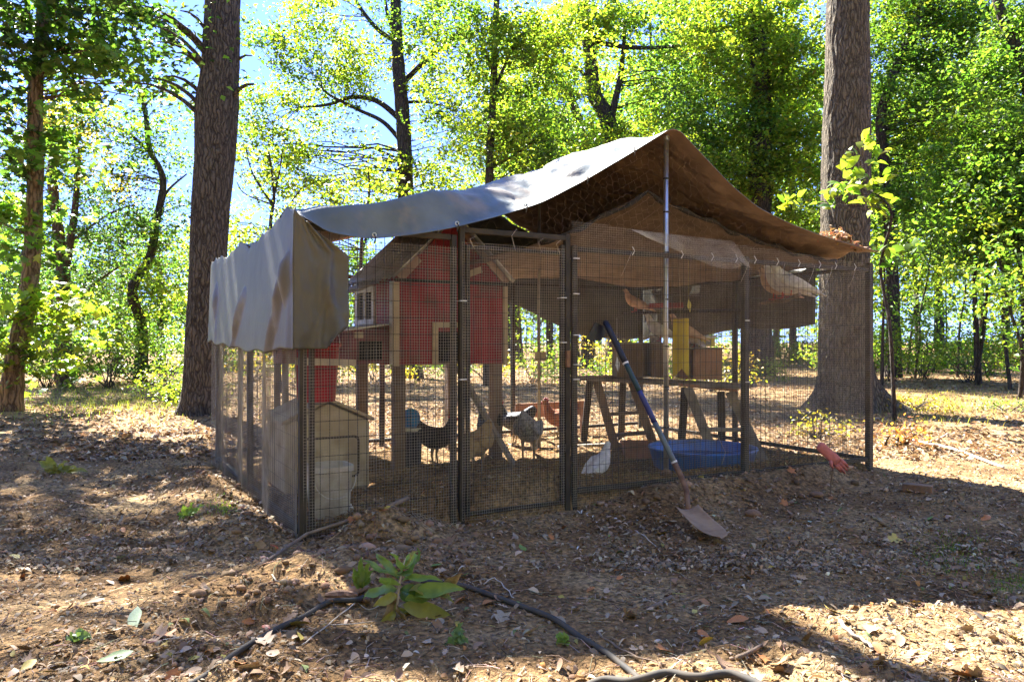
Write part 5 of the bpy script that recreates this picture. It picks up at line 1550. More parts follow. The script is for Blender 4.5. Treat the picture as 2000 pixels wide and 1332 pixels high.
# saplings and shrubs seen through and left of the pen ---------------------------
tree('sapling', 'fine branched sapling against the open sky beside the straight oak', (545, 17), [(540, 560), (530, 440), (532, 380), (530, 300)], 0.06, 0.02,
     [(520, 330, 60, 30, 5, LIME), (560, 400, 60, 30, 6, LIME), (480, 440, 40, 30, 5, LIME)], LIME, 'bark_dark', 0.10, 34, 60, 'saplings left of the pen',
     forks=[([(532, 400), (505, 360), (490, 330), (480, 290)], 0.03), ([(532, 395), (545, 340), (552, 290)], 0.03), ([(533, 400), (480, 380), (462, 355)], 0.02), ([(536, 440), (580, 380), (600, 350)], 0.025)], spread=0.4)
tree('sapling', 'slim sapling with bright leaves just above the corner of the tarp', (700, 16), [(705, 560), (712, 440), (718, 380), (722, 330)], 0.05, 0.015,
     [(700, 380, 70, 30, 8, LIME), (640, 420, 70, 24, 8, LIME), (740, 350, 50, 30, 6, LIME), (480, 480, 40, 40, 8, LIME)], LIME, 'bark_dark', 0.10, 40, 61, 'saplings left of the pen', spread=0.4)

# far wood -----------------------------------------------------------------------
rf_ = np.random.default_rng(77)
fk = 0
def far_tree(px, d, ytop, ybot, rx, cols, n, label, leaf=0.24, bark='bark_dark', per=90):
    global fk
    fk += 1
    tree('woodland_tree', label % TONE[id(cols)], (px, d), [(px + rf_.normal(0, 6), (ytop + 700) / 2 + 60), (px + rf_.normal(0, 10), (ytop + 700) / 2 - 40), (px + rf_.normal(0, 14), ytop + 30)], 0.16 + 0.05 * rf_.random(), 0.06,
         [(px, (ytop + ybot) / 2, rx, (ybot - ytop) / 2, n, cols)], cols, bark, leaf, per, 100 + fk, 'trees of the far wood', spread=0.95, m='leaf_far', flat=0.7, depth=0.6)
TONE = {id(LIME): 'lime green', id(GREEN): 'mid green', id(DEEP): 'dark green', id(YEL): 'yellowing'}
FL = {'r': 'tall %s tree of the front row in the dense wood behind the pen', 'q': 'tall %s tree of the hindmost row in the dense wood', 'l': 'low %s tree at the far wood edge beyond the forked cedar', 'm': 'low %s tree in the far wood behind the red coop'}
for px in range(1000, 2260, 95):
    far_tree(px + rf_.uniform(-25, 25), rf_.uniform(38, 48), rf_.uniform(-60, 40) + max(0, (1350 - px) * 0.35), 600, 75, [LIME, GREEN, LIME, GREEN][fk % 4], 64, FL['r'], 0.25, per=150)
for px in range(1000, 2300, 130):
    far_tree(px + rf_.uniform(-25, 25), rf_.uniform(55, 65), 60 + max(0, (1350 - px) * 0.4), 640, 100, [GREEN, LIME][fk % 2], 54, FL['q'], 0.34, per=130)
for px in range(-250, 420, 95):
    far_tree(px + rf_.uniform(-20, 20), rf_.uniform(28, 36), rf_.uniform(380, 470) - max(0, (100 - px) * 0.5), 660, 62, [GREEN, LIME, DEEP][fk % 3], 40, FL['l'], 0.17, per=110)
for px in range(420, 1010, 95):
    far_tree(px + rf_.uniform(-20, 20), rf_.uniform(36, 44), rf_.uniform(430, 500), 660, 70, [LIME, GREEN][fk % 2], 30, FL['m'], 0.2, per=110)

# distant woodland beyond the trees that can be told apart
def far_mass():
    r = np.random.default_rng(500)
    n = 70000
    d = r.uniform(62, 95, n)
    px = r.uniform(-900, 2900, n)
    top = np.interp(px, [-900, 300, 1000, 1400, 2900], [8, 6, 7, 14, 16]) * (0.7 + 0.5 * (vn(px / 60, d * 0.05, 7) + 0.5))
    z = top * r.uniform(0, 1, n) ** 0.9
    x = (px - 1000) / F * d
    v, f, c = leaf_geo(np.stack([x, d, z + ground(x, d)], 1), r.uniform(0.3, 0.6, n), jitcol(GREEN + LIME + DEEP, n, r, 0.3), 0.7, 0.6, 0.3, r)
    tag(fast_mesh('far_wood', v, f, 3, 'leaf_far', None, colors=c), 'distant mass of green woodland behind everything', 'woodland', kind='stuff')
far_mass()

# unseen foliage ring added behind the camera to bounce warm light into the shade
def bounce_wood():
    r = np.random.default_rng(600)
    n = 60000
    a = r.uniform(math.radians(168), math.radians(372), n)
    q = r.uniform(10.5, 17, n)
    x = np.cos(a) * q * 1.25; y = np.sin(a) * q
    z = 20 * r.uniform(0, 1, n) * (0.75 + 0.5 * vn(a * 5, q * 0.3, 3))
    y = y + 0.10 * z - 1.0
    v, f, c = leaf_geo(np.stack([x, y, z], 1), r.uniform(0.22, 0.5, n), jitcol(LIME + YEL + [(0.30, 0.20, 0.07), (0.34, 0.26, 0.09)], n, r, 0.2) * 1.2, 0.9, 0.65, 0.3, r)
    tag(fast_mesh('bounce_foliage', v, f, 3, 'leaf_far', None, colors=c), 'unseen foliage added behind the camera to bounce warm light', 'woodland', kind='stuff')
bounce_wood()

# shrubs ---------------------------------------------------------------------------
def shrub(px, py, d, rx, h, n, cols, label, leaf, seed, per=40, group='shrubs along the wood edge'):
    r = np.random.default_rng(seed)
    x = (px - 1000) / F * d; z = G1(x, d)
    t = thing('shrub', label % TONE[id(cols)] if '%s' in label else label, 'shrub', (x, d, z), group=group)
    mb = MB(); cen = []
    for k in range(n):
        a = r.uniform(0, 6.28); q = r.uniform(0, 1) ** 0.5
        c = np.array([x + math.cos(a) * q * rx, d + math.sin(a) * q * rx, z + h * r.uniform(0.25, 1) * (1 - 0.4 * q * q)])
        b = np.array([x + r.normal(0, 0.08), d + r.normal(0, 0.08), z - 0.03])
        mid = (b + c) / 2 + np.array([0, 0, 0.15 * h])
        w = np.array([(1 - s) ** 2 * b + 2 * s * (1 - s) * mid + s * s * c for s in np.linspace(0, 1, 5)])
        mb.tube(w, np.linspace(0.012, 0.003, 5), 4, False)
        m_ = int(per * r.uniform(0.6, 1.4)); sp = 0.12 * h + 0.06
        cen.append(c + r.normal(0, 1, (m_, 3)) * np.array([sp, sp, sp * 0.6]))
    mb.build('stems', 'twig_dark', t)
    cen = np.concatenate(cen); cen[:, 2] = np.maximum(cen[:, 2], z + 0.02)
    v, f, c = leaf_geo(cen, leaf * r.uniform(0.6, 1.3, len(cen)), jitcol(cols, len(cen), r, 0.25), 0.6, 0.55, 0.3, r, 'kite', 0.2)
    fast_mesh('foliage', v, f, 3, 'leaf', t, colors=c)
SL = 'loose %s shrub at the wood edge between maple and straight oak'
SR = 'low %s shrub among the saplings beyond the flaring oak root'
SM = 'low %s shrub seen through the mesh behind the pen'
k = 0
for px in list(range(-160, 380, 60)):
    d_ = rf_.uniform(17, 26); k += 1
    shrub(px + rf_.uniform(-15, 15), 0, d_, 0.9, rf_.uniform(0.9, 2.1), 16, [GREEN, LIME, DEEP][k % 3], SL, 0.10, 200 + k, 60)
for px in list(range(430, 1500, 75)):
    d_ = rf_.uniform(17, 26); k += 1
    shrub(px + rf_.uniform(-15, 15), 0, d_, 1.0, rf_.uniform(0.7, 1.5), 14, [LIME, GREEN, YEL][k % 3], SM, 0.10, 200 + k, 45)
for px in list(range(1520, 2200, 60)):
    d_ = rf_.uniform(26, 36); k += 1
    shrub(px + rf_.uniform(-15, 15), 0, d_, 1.3, rf_.uniform(1.2, 2.8), 18, [LIME, GREEN, GREEN][k % 3], SR, 0.15, 200 + k, 60)
for px in list(range(1690, 2240, 62)):
    k += 1
    shrub(px + rf_.uniform(-20, 20), 0, rf_.uniform(19, 27), 0.9, rf_.uniform(0.8, 1.9), 16, [LIME, GREEN][k % 2], 'knee high %s shrub on the lit ground in front of the far wood', 0.11, 400 + k, 50)
shrub(375, 0, 12.6, 0.5, 0.55, 14, LIME, 'bright green ground shrub at the foot of the straight oak', 0.06, 301, 40)
shrub(345, 0, 14.0, 0.7, 0.9, 16, LIME, 'yellow green shrub behind the foot of the straight oak', 0.07, 302, 50)
shrub(1600, 0, 8.9, 0.35, 0.30, 10, YEL, 'low yellowing shrub seen through the mesh at the oak root', 0.05, 303, 26)
shrub(1790, 0, 12.5, 0.5, 0.30, 12, YEL, 'low yellow green shrub on lit ground beside the flaring root', 0.06, 304, 30)
shrub(1750, 0, 8.1, 0.22, 0.35, 9, [(0.28, 0.14, 0.05), (0.22, 0.12, 0.05)], 'dry rusty leaved shrub beside the right end of the pen', 0.055, 305, 22)
shrub(1980, 0, 12.0, 0.5, 0.25, 9, GREEN, 'small green shrub on the lit ground below the leaning sapling', 0.06, 306, 26)

# ------------------------------------------------------------------ leaf litter, clods, weeds
BROWN = [(0.235, 0.165, 0.098), (0.31, 0.235, 0.15), (0.155, 0.103, 0.060), (0.33, 0.26, 0.175), (0.24, 0.145, 0.075), (0.19, 0.145, 0.098)]
rl = np.random.default_rng(99)
def scatter(n, px0, px1, py0, py1, power=1.0):
    px = rl.uniform(px0, px1, n)
    py = py0 + (py1 - py0) * rl.uniform(0, 1, n) ** power
    d = CH * F / (py - 666.0)
    x = (px - 1000) / F * d
    return x, d
def litter(n, px0, px1, py0, py1, s0, s1, cols, power=1.0, kind='leaf', flat=0.35, keep=None, lift=0.3):
    x, y = scatter(n, px0, px1, py0, py1, power)
    u, v = uv_of(x, y)
    dens = 0.35 + 0.9 * sstep(-0.3, 0.3, fbm(x * 0.8, y * 0.8, 131, 2))
    ins = (v > -0.02) & (v < PW) & (u > 0) & (u < PL)
    ok = (rl.random(n) < dens) & ~(ins & (rl.random(n) < 0.75))
    if keep is not None: ok &= keep(x, y)
    x, y = x[ok], y[ok]
    m = len(x)
    s = rl.uniform(s0, s1, m) * rl.uniform(0.7, 1.3, m)
    z = ground(x, y) + s * lift * rl.uniform(0.1, 0.8, m)
    c = jitcol(cols, m, rl, 0.3, 0.035)
    return leaf_geo(np.stack([x, y, z], 1), s, c, flat, 0.5, rl.uniform(0.3, 1.2), rl, kind)
def joinlit(parts):
    V, T, C = [], [], []; o = 0
    for v, t, c in parts:
        V.append(v); T.append(t + o); C.append(c); o += len(v)
    return np.concatenate(V), np.concatenate(T), np.concatenate(C)
RARE = [(0.38, 0.17, 0.05), (0.30, 0.24, 0.06), (0.16, 0.20, 0.07), (0.42, 0.36, 0.26)]
parts = [litter(26000, -250, 2250, 672, 760, 0.07, 0.13, BROWN, 0.8, 'kite'),
         litter(30000, -250, 2250, 740, 900, 0.045, 0.085, BROWN, 1.0, 'kite'),
         litter(23000, -250, 2250, 880, 1120, 0.018, 0.045, BROWN),
         litter(15000, -250, 2250, 1080, 1420, 0.010, 0.028, BROWN),
         litter(1500, -250, 2250, 900, 1400, 0.03, 0.06, BROWN),
         litter(500, -250, 2250, 760, 1400, 0.025, 0.05, RARE)]
v, t, c = joinlit(parts)
tag(fast_mesh('leaf_litter', v, t, 3, 'litter', None, colors=c), 'carpet of small dry brown leaves over the soil', 'leaf litter', kind='stuff')

# straw and wood shavings inside the pen
def shavings(n):
    u = rl.uniform(0.05, PL - 0.05, n); v = PW * rl.uniform(0, 1, n) ** 2.6 + 0.01
    x = O2[0] + UX[0] * u + VX[0] * v; y = O2[1] + UX[1] * u + VX[1] * v
    z = ground(x, y) + rl.uniform(0, 0.02, n)
    return leaf_geo(np.stack([x, y, z], 1), rl.uniform(0.012, 0.05, n), jitcol([(0.34, 0.235, 0.09), (0.26, 0.165, 0.06), (0.18, 0.11, 0.045), (0.42, 0.31, 0.14)], n, rl), 0.6, 0.16, 0.3, rl, 'kite')
v, t, c = shavings(22000)
tag(fast_mesh('straw_litter', v, t, 3, 'litter', None, colors=c, cen=L(2.4, 1, 0)), 'golden brown straw litter covering the pen floor', 'straw', kind='stuff')

# soil crumbs
ICO = np.array([(0, 0, 1), (0.894, 0, 0.447), (0.276, 0.851, 0.447), (-0.724, 0.526, 0.447), (-0.724, -0.526, 0.447), (0.276, -0.851, 0.447), (0.724, 0.526, -0.447), (-0.276, 0.851, -0.447), (-0.894, 0, -0.447), (-0.276, -0.851, -0.447), (0.724, -0.526, -0.447), (0, 0, -1)])
ICF = np.array([(0, 1, 2), (0, 2, 3), (0, 3, 4), (0, 4, 5), (0, 5, 1), (1, 6, 2), (2, 7, 3), (3, 8, 4), (4, 9, 5), (5, 10, 1), (2, 6, 7), (3, 7, 8), (4, 8, 9), (5, 9, 10), (1, 10, 6), (6, 11, 7), (7, 11, 8), (8, 11, 9), (9, 11, 10), (10, 11, 6)])
def crumbs(n, s0, s1, px0=-200, px1=2200, py0=850, py1=1400, power=0.9, keep=None):
    x, y = scatter(n, px0, px1, py0, py1, power)
    cl = sstep(-0.05, 0.35, fbm(x * 2.2, y * 2.2, 171, 3)) + 0.12
    ok = rl.random(n) < cl
    if keep is not None: ok = keep(x, y)
    x, y = x[ok], y[ok]; m = len(x)
    s = s0 * (s1 / s0) ** (rl.random(m) ** 2.2)
    P = ICO[None] * rl.uniform(0.65, 1.25, (m, 12, 1)) * s[:, None, None] * rl.uniform(0.7, 1.2, (m, 1, 3))
    P[:, :, 2] *= 0.75
    P += np.stack([x, y, ground(x, y) + s * 0.25], 1)[:, None]
    f = (np.arange(m) * 12)[:, None, None] + ICF[None]
    c = np.repeat(jitcol([(0.22, 0.14, 0.08), (0.28, 0.19, 0.12), (0.16, 0.10, 0.06)], m, rl, 0.2, 0.04)[:, None], 12, 1).reshape(-1, 3)
    return P.reshape(-1, 3), f.reshape(-1, 3), c
def heapkeep(x, y):
    u, v = uv_of(x, y)
    w = np.exp(-((u - 0.35) / 0.45) ** 2 - ((v + 0.35) / 0.35) ** 2) + 0.9 * np.exp(-((u + 0.1) / 0.45) ** 2 - ((v + 0.75) / 0.3) ** 2) + 0.5 * np.exp(-((v + 0.25) / 0.3) ** 2) * (u > 2) * (u < 4.6) + 0.4 * np.exp(-((u + 0.3) / 0.25) ** 2 - ((v - 1.2) / 1.2) ** 2)
    return rl.random(len(x)) < w
parts = [crumbs(6000, 0.003, 0.016), crumbs(9000, 0.004, 0.042, 300, 1900, 900, 1250, 1.0, heapkeep), crumbs(4000, 0.002, 0.010, 300, 1000, 1050, 1400, 1.0)]
v, t, c = joinlit(parts)
tag(fast_mesh('soil_crumbs', v, t, 3, 'crumb', None, True, colors=c), 'loose crumbs and clods of brown soil', 'soil', kind='stuff')

# twigs and straw bits strewn about
def bits(n, l0, l1, r, cols):
    x, y = scatter(n, -200, 2200, 790, 1400, 0.9)
    a = rl.uniform(0, 6.28, n); l = rl.uniform(l0, l1, n) * 0.5
    dx, dy = np.cos(a) * l, np.sin(a) * l
    p = np.stack([x - dx, y - dy, ground(x - dx, y - dy) + 0.003 + rl.uniform(0, 0.006, n)], 1)
    m_ = np.stack([x + dy * 0.2, y - dx * 0.2, ground(x, y) + 0.007 + rl.uniform(0, 0.01, n)], 1)
    q = np.stack([x + dx, y + dy, ground(x + dx, y + dy) + 0.003 + rl.uniform(0, 0.006, n)], 1)
    v, f = wires(np.concatenate([np.stack([p, m_], 1), np.stack([m_, q], 1)]), r)
    c = jitcol(cols, 2 * n, rl, 0.3)[:len(v) // 6]
    return v, f, np.repeat(c, 6, 0)
v, f, c = bits(2600, 0.03, 0.14, 0.0014, [(0.22, 0.16, 0.11), (0.34, 0.27, 0.19), (0.10, 0.07, 0.05)])
tag(fast_mesh('twig_litter', v, f, 4, 'crumb', None, colors=c), 'tiny broken twigs and straws scattered over the soil', 'twigs', kind='stuff')
# white down feathers by the gate
n = 60
u = rl.normal(1.6, 0.7, n); v_ = -np.abs(rl.normal(0.12, 0.25, n)) + 0.05
x = O2[0] + UX[0] * u + VX[0] * v_; y = O2[1] + UX[1] * u + VX[1] * v_
vv_, tt_, cc_ = leaf_geo(np.stack([x, y, ground(x, y) + 0.008], 1), rl.uniform(0.015, 0.045, n), jitcol([(0.7, 0.69, 0.66)], n, rl, 0.1, 0.02), 0.4, 0.3, 0.6, rl, 'leaf')
tag(fast_mesh('down_feathers', vv_, tt_, 3, 'feather', None, colors=cc_), 'white down feathers scattered on the soil at the gate', 'feathers', kind='stuff')
# one feather snagged in the mesh
for (px, py, d_, s_, lab) in ((1345, 597, 6.0, 0.11, 'pale yellow feather hanging in the pen beside the steel pole'), (1205, 712, 5.9, 0.13, 'long white feather hanging behind the shovel handle')):
    p = W(px, py, d_)
    tag(MB().prism([p + np.array([0, 0, s_ / 2]), p + np.array([0.022, 0, 0.01]), p + np.array([0.012, 0, -s_ / 2]), p + np.array([-0.012, 0, -0.005])], (0, 0.002, 0)).tube([p + np.array([0, 0, s_ / 2]), p + np.array([0.0, 0, s_ / 2 + 0.3])], 0.0008, 4).build('feather', 'yellow_paint' if px == 1345 else 'white_paint', None), lab, 'feather')

# big single leaves on the soil
def leaf_mesh(kind, seed):
    r = np.random.default_rng(seed)
    w = {'oval': 0.42, 'oak': 0.5, 'maple': 0.9}[kind]
    if kind == 'maple':
        out = [(0, 0), (0.06, -0.40), (0.30, -0.30), (0.38, -0.55), (0.62, -0.42), (0.66, -0.16), (1, 0)]
    elif kind == 'oak':
        out = [(0, 0), (0.12, -0.10), (0.24, -0.22), (0.33, -0.10), (0.46, -0.30), (0.55, -0.12), (0.70, -0.26), (0.80, -0.08), (1, 0)]
    else:
        out = [(0, 0), (0.12, -0.14), (0.30, -0.22), (0.5, -0.24), (0.7, -0.19), (0.87, -0.09), (1, 0)]
    xs = [p[0] for p in out]
    mb = MB(); vs = []; fs = []
    curl = r.uniform(0.15, 0.9); bend = r.uniform(-0.6, 0.5); tw = r.uniform(-0.5, 0.5)
    def Z(x, y): return curl * y * y * 1.6 + bend * (x - 0.5) ** 2 + tw * (x - 0.5) * y + 0.02 * math.sin(9 * x + 7 * y)
    for x, y in out: vs.append((x - 0.5, y, Z(x, y)))
    n = len(out)
    for x, y in out[1:-1]: vs.append((x - 0.5, -y, Z(x, -y)))
    for x, y in out[1:-1]: vs.append((x - 0.5, 0, Z(x, 0) - 0.012))
    # triangles between edge and midrib
    mids = [0] + [n + (n - 2) + i for i in range(n - 2)] + [n - 1]
    lft = list(range(n)); rgt = [0] + [n + i for i in range(n - 2)] + [n - 1]
    for i in range(n - 1):
        for sidev, flip in ((lft, False), (rgt, True)):
            q = [mids[i], sidev[i], sidev[i + 1], mids[i + 1]]
            q2 = []
            for k_ in q:
                if k_ not in q2: q2.append(k_)
            if len(q2) > 2: fs.append(tuple(q2[::-1] if flip else q2))
    me = bpy.data.meshes.new('fallen_leaf')
    me.from_pydata(vs, [], fs); me.update()
    me.polygons.foreach_set('use_smooth', np.ones(len(me.polygons), bool))
    return me
LM = {'brown': mat('leaf_brown', (0.25, 0.155, 0.085), (0.14, 0.08, 0.045), 30, 0.75), 'tan': mat('leaf_tan', (0.42, 0.31, 0.20), (0.30, 0.20, 0.12), 30, 0.7), 'orange': mat('leaf_orange', (0.42, 0.17, 0.045), (0.28, 0.10, 0.03), 30, 0.65),
      'yellow': mat('leaf_yellow', (0.48, 0.38, 0.08), (0.36, 0.26, 0.05), 30, 0.6), 'green': mat('leaf_green', (0.16, 0.24, 0.06), (0.10, 0.17, 0.04), 30, 0.5), 'red': mat('leaf_red', (0.40, 0.06, 0.02), None, 30, 0.5), 'grey': mat('leaf_grey', (0.30, 0.25, 0.18), (0.20, 0.16, 0.11), 30, 0.8), 'pale': mat('leaf_pale', (0.42, 0.50, 0.33), (0.33, 0.40, 0.25), 30, 0.7)}
DESC = {'brown': 'dry brown leaf curled on the soil', 'tan': 'dry tan leaf lying on the soil', 'orange': 'rusty orange leaf on the soil', 'yellow': 'yellow leaf fallen on the soil', 'green': 'green leaf fallen on the soil', 'red': 'bright red leaf at the foot of the fence', 'grey': 'bleached grey leaf on the soil', 'pale': 'pale green lobed leaf on the soil'}
LEAFMESH = {}
for c_ in LM:
    for k_, kd in enumerate(('oval', 'oval', 'oak', 'maple')):
        me = leaf_mesh(kd, 10 * k_ + len(c_)); me.materials.append(LM[c_]); LEAFMESH[(c_, k_)] = me
def fallen(px, py, c_, k_, s, rz=None, tilt=0.3):
    p = GP(px, py)
    u, v = uv_of(p[0], p[1])
    if v > -0.04 and v < PW and u > -0.06 and u < PL: return
    o = bpy.data.objects.new('fallen_leaf', LEAFMESH[(c_, k_)])
    col.objects.link(o)
    o.location = (p[0], p[1], p[2] + 0.012)
    o.rotation_euler = (rl.normal(0, tilt), rl.normal(0, tilt), rl.uniform(0, 6.28) if rz is None else rz)
    s = s * 0.8
    o.scale = (s, s, s)
    lab = DESC[c_].replace('leaf', ('oval leaf', 'oval leaf', 'wavy edged leaf', 'broad lobed leaf')[k_]) if c_ not in ('red', 'pale') else DESC[c_]
    tag(o, lab, 'leaf', lab.replace('leaf', 'leaves'))
special = [(235, 1093, 'pale', 2, 0.13), (225, 1292, 'green', 0, 0.15), (55, 1305, 'yellow', 0, 0.09), (95, 1318, 'yellow', 1, 0.07), (265, 1212, 'pale', 0, 0.15), (325, 1245, 'orange', 3, 0.11), (355, 1270, 'tan', 0, 0.09), (535, 1070, 'red', 0, 0.085), (175, 1035, 'red', 0, 0.07), (28, 1090, 'yellow', 0, 0.11), (240, 1030, 'orange', 0, 0.08),
           (580, 1220, 'yellow', 0, 0.13), (470, 1300, 'orange', 0, 0.13), (490, 1312, 'tan', 1, 0.12), (390, 1290, 'tan', 2, 0.07), (1440, 1215, 'orange', 0, 0.12), (1210, 1133, 'orange', 1, 0.06), (1582, 1022, 'pale', 0, 0.075), (1552, 985, 'green', 2, 0.12), (1640, 1000, 'green', 0, 0.08), (1850, 1010, 'yellow', 0, 0.11), (1815, 1018, 'green', 0, 0.1), (1925, 1015, 'orange', 0, 0.12), (1530, 957, 'orange', 3, 0.08),
           (1185, 1160, 'tan', 1, 0.08), (1005, 1240, 'tan', 0, 0.09), (900, 1175, 'orange', 0, 0.12), (955, 1180, 'orange', 1, 0.12), (870, 1165, 'orange', 0, 0.08), (1520, 1300, 'orange', 3, 0.10), (1490, 1290, 'orange', 2, 0.11), (1420, 1312, 'brown', 3, 0.13), (1300, 1275, 'orange', 3, 0.09), (1188, 1015, 'tan', 0, 0.07), (1190, 1035, 'tan', 1, 0.08), (1215, 1028, 'tan', 0, 0.06), (1310, 1022, 'tan', 1, 0.11), (1295, 1052, 'orange', 2, 0.08),
           (300, 855, 'orange', 3, 0.16), (330, 850, 'orange', 2, 0.14), (875, 1062, 'brown', 3, 0.13), (905, 1070, 'brown', 0, 0.10), (1020, 1075, 'green', 0, 0.10), (908, 1128, 'green', 0, 0.07), (850, 1110, 'green', 0, 0.1), (1395, 970, 'pale', 2, 0.05), (185, 1180, 'brown', 0, 0.1), (300, 1250, 'brown', 3, 0.14), (215, 1140, 'tan', 0, 0.08), (520, 1230, 'red', 0, 0.07), (485, 1225, 'orange', 0, 0.07)]
for a in special: fallen(*a)
keys = ['brown', 'brown', 'tan', 'tan', 'grey', 'brown', 'orange', 'yellow', 'tan', 'grey']
for i in range(215):
    px = rl.uniform(-20, 2020); py = 880 + 450 * rl.random() ** 0.9
    if 640 < px < 900 and 1060 < py < 1240 and rl.random() < 0.5: continue
    fallen(px, py, keys[rl.integers(0, len(keys))], int(rl.integers(0, 4)), float(rl.uniform(0.045, 0.10)), None, 0.45)

# ------------------------------------------------------------------ seedling and weeds
LM['seed1'] = None
def big_leaf(parent, base, tip, width, m, name='leaf', curl=0.25, up=(0, -0.4, 1)):
    base = np.array(base, float); tip = np.array(tip, float)
    ax = tip - base; ln = np.linalg.norm(ax); ax = ax / ln
    sd_ = np.cross(ax, np.array(up, float)); sd_ /= np.linalg.norm(sd_) + 1e-9
    nn_ = np.cross(sd_, ax)
    rows = 9; vs = []; fs = []
    for i in range(rows):
        t = i / (rows - 1)
        hw = width / 2 * (math.sin(math.pi * min(1, t ** 0.85)) ** 0.75 if 0 < t < 1 else 0.02)
        c = base + ax * ln * t - nn_ * curl * ln * (t - 0.4) ** 2 + nn_ * 0.01 * math.sin(t * 9)
        for q in (-1, -0.5, 0, 0.5, 1):
            vs.append(c + sd_ * hw * q + nn_ * abs(q) * hw * 0.45 + nn_ * 0.004 * math.sin(t * 14 + q * 4))
    for i in range(rows - 1):
        for k_ in range(4):
            a = i * 5 + k_
            fs.append((a, a + 1, a + 6, a + 5))
    mb = MB().add(vs, fs)
    o = mb.build(name, m, parent, smooth=True)
    return o
def lm(name, c1, c2, tr=0.35):
    m = mat(name, c1, c2, 25, 0.45, spec=0.4)
    nt = m.node_tree; b = nt.nodes['Principled BSDF']
    t_ = nt.nodes.new('ShaderNodeBsdfTranslucent'); t_.inputs['Color'].default_value = (c1[0] * 1.5, c1[1] * 1.4, c1[2] * 0.7, 1)
    ms = nt.nodes.new('ShaderNodeMixShader'); ms.inputs[0].default_value = tr
    nt.links.new(b.outputs[0], ms.inputs[1]); nt.links.new(t_.outputs[0], ms.inputs[2])
    nt.links.new(ms.outputs[0], nt.nodes['Material Output'].inputs['Surface'])
lm('seed_green', (0.20, 0.29, 0.055), (0.12, 0.19, 0.04)); lm('seed_olive', (0.32, 0.31, 0.065), (0.20, 0.20, 0.05)); lm('seed_dark', (0.09, 0.17, 0.04), (0.055, 0.11, 0.03)); lm('seed_brown', (0.36, 0.26, 0.12), (0.15, 0.09, 0.045), 0.15); lm('seed_lime', (0.22, 0.34, 0.07), (0.15, 0.25, 0.05)); lm('weed_pale', (0.17, 0.27, 0.10), (0.12, 0.20, 0.07))
sb_ = GP(770, 1205)
sl = thing('seedling', 'young broadleaf seedling with glossy olive leaves growing at the hose', 'plant', sb_)
dS = sb_[1]
def SW(px, py, dd=0.0): return W(px, py, dS + dd)
stm = MB().tube([SW(772, 1215), SW(778, 1160), SW(785, 1115), SW(792, 1090)], [0.006, 0.005, 0.004, 0.002], 6).build('stem', 'pale_stick', sl, smooth=True)
for a, b, w, m in [((783, 1125), (802, 1072), 0.045, 'seed_olive'), ((785, 1120), (760, 1080), 0.04, 'seed_green'), ((782, 1125), (745, 1090), 0.045, 'seed_green'), ((785, 1125), (825, 1090), 0.05, 'seed_dark'), ((783, 1130), (830, 1120), 0.035, 'seed_lime'), ((780, 1140), (735, 1128), 0.04, 'seed_green'), ((780, 1150), (815, 1185), 0.05, 'seed_dark'), ((778, 1160), (735, 1185), 0.05, 'seed_olive'), ((776, 1165), (755, 1225), 0.045, 'seed_olive'), ((776, 1175), (790, 1235), 0.04, 'seed_brown'),
                   ((785, 1180), (865, 1205), 0.075, 'seed_olive'), ((790, 1170), (850, 1165), 0.06, 'seed_green'), ((800, 1160), (890, 1130), 0.07, 'seed_green'), ((845, 1165), (880, 1112), 0.05, 'seed_brown'), ((780, 1140), (760, 1175), 0.04, 'seed_brown'), ((775, 1170), (740, 1215), 0.035, 'seed_brown'), ((780, 1150), (838, 1150), 0.05, 'seed_dark'), ((778, 1185), (800, 1215), 0.04, 'seed_olive'), ((780, 1130), (720, 1105), 0.05, 'seed_green'), ((790, 1150), (875, 1160), 0.06, 'seed_olive'), ((785, 1110), (835, 1082), 0.05, 'seed_lime'), ((778, 1150), (715, 1150), 0.05, 'seed_green'), ((788, 1190), (838, 1222), 0.055, 'seed_olive'), ((776, 1190), (735, 1232), 0.045, 'seed_olive')]:
    big_leaf(sl, SW(785 + (a[0] - 785) * 1.15, a[1]), SW(785 + (b[0] - 785) * 1.15 + rl.normal(0, 12), 1165 + (b[1] - 1165) * 1.0 + rl.normal(0, 10), rl.uniform(-0.14, 0.10)), w * rl.uniform(0.75, 1.05), m, curl=rl.uniform(0.0, 0.8), up=(rl.normal(0, 0.8), -0.6 + rl.normal(0, 0.6), 0.6))
def weed(label, px, py, tips, w, m, group='weeds on the soil'):
    b = GP(px, py)
    t = thing('weed', label, 'weed', b, group=group)
    MB().tube([b - np.array([0, 0, 0.01]), b + np.array([0.002, 0, 0.025])], 0.002, 5).build('stem', 'seed_green', t)
    for tx, ty in tips:
        big_leaf(t, b + np.array([(tx - px) / F * b[1] * 0.1, 0, 0.022]), W(tx, ty, b[1] - 0.02), w, m, up=(0, -0.7, 1))
weed('small bright green sprout beside the dark bark chunk left of the seedling', 705, 1128, [(690, 1108), (705, 1088), (722, 1095), (728, 1113), (692, 1122)], 0.035, 'seed_green')
weed('small round leaved weed below the seedling', 890, 1255, [(903, 1215), (885, 1237), (872, 1268), (900, 1272), (915, 1255), (908, 1232)], 0.035, 'weed_pale')
weed('tiny lobed green weed beside the hose', 1098, 1255, [(1085, 1245), (1090, 1270), (1110, 1262), (1112, 1250), (1100, 1240)], 0.03, 'seed_lime')
weed('small three leaved pale weed on the shaded left soil', 150, 1250, [(130, 1252), (160, 1232), (178, 1245), (155, 1262)], 0.035, 'weed_pale')
weed('leafy green sprout in the sunlit soil beside the left mesh wall', 365, 1008, [(345, 1005), (358, 985), (378, 980), (398, 985), (385, 1000), (350, 1018)], 0.045, 'seed_lime')
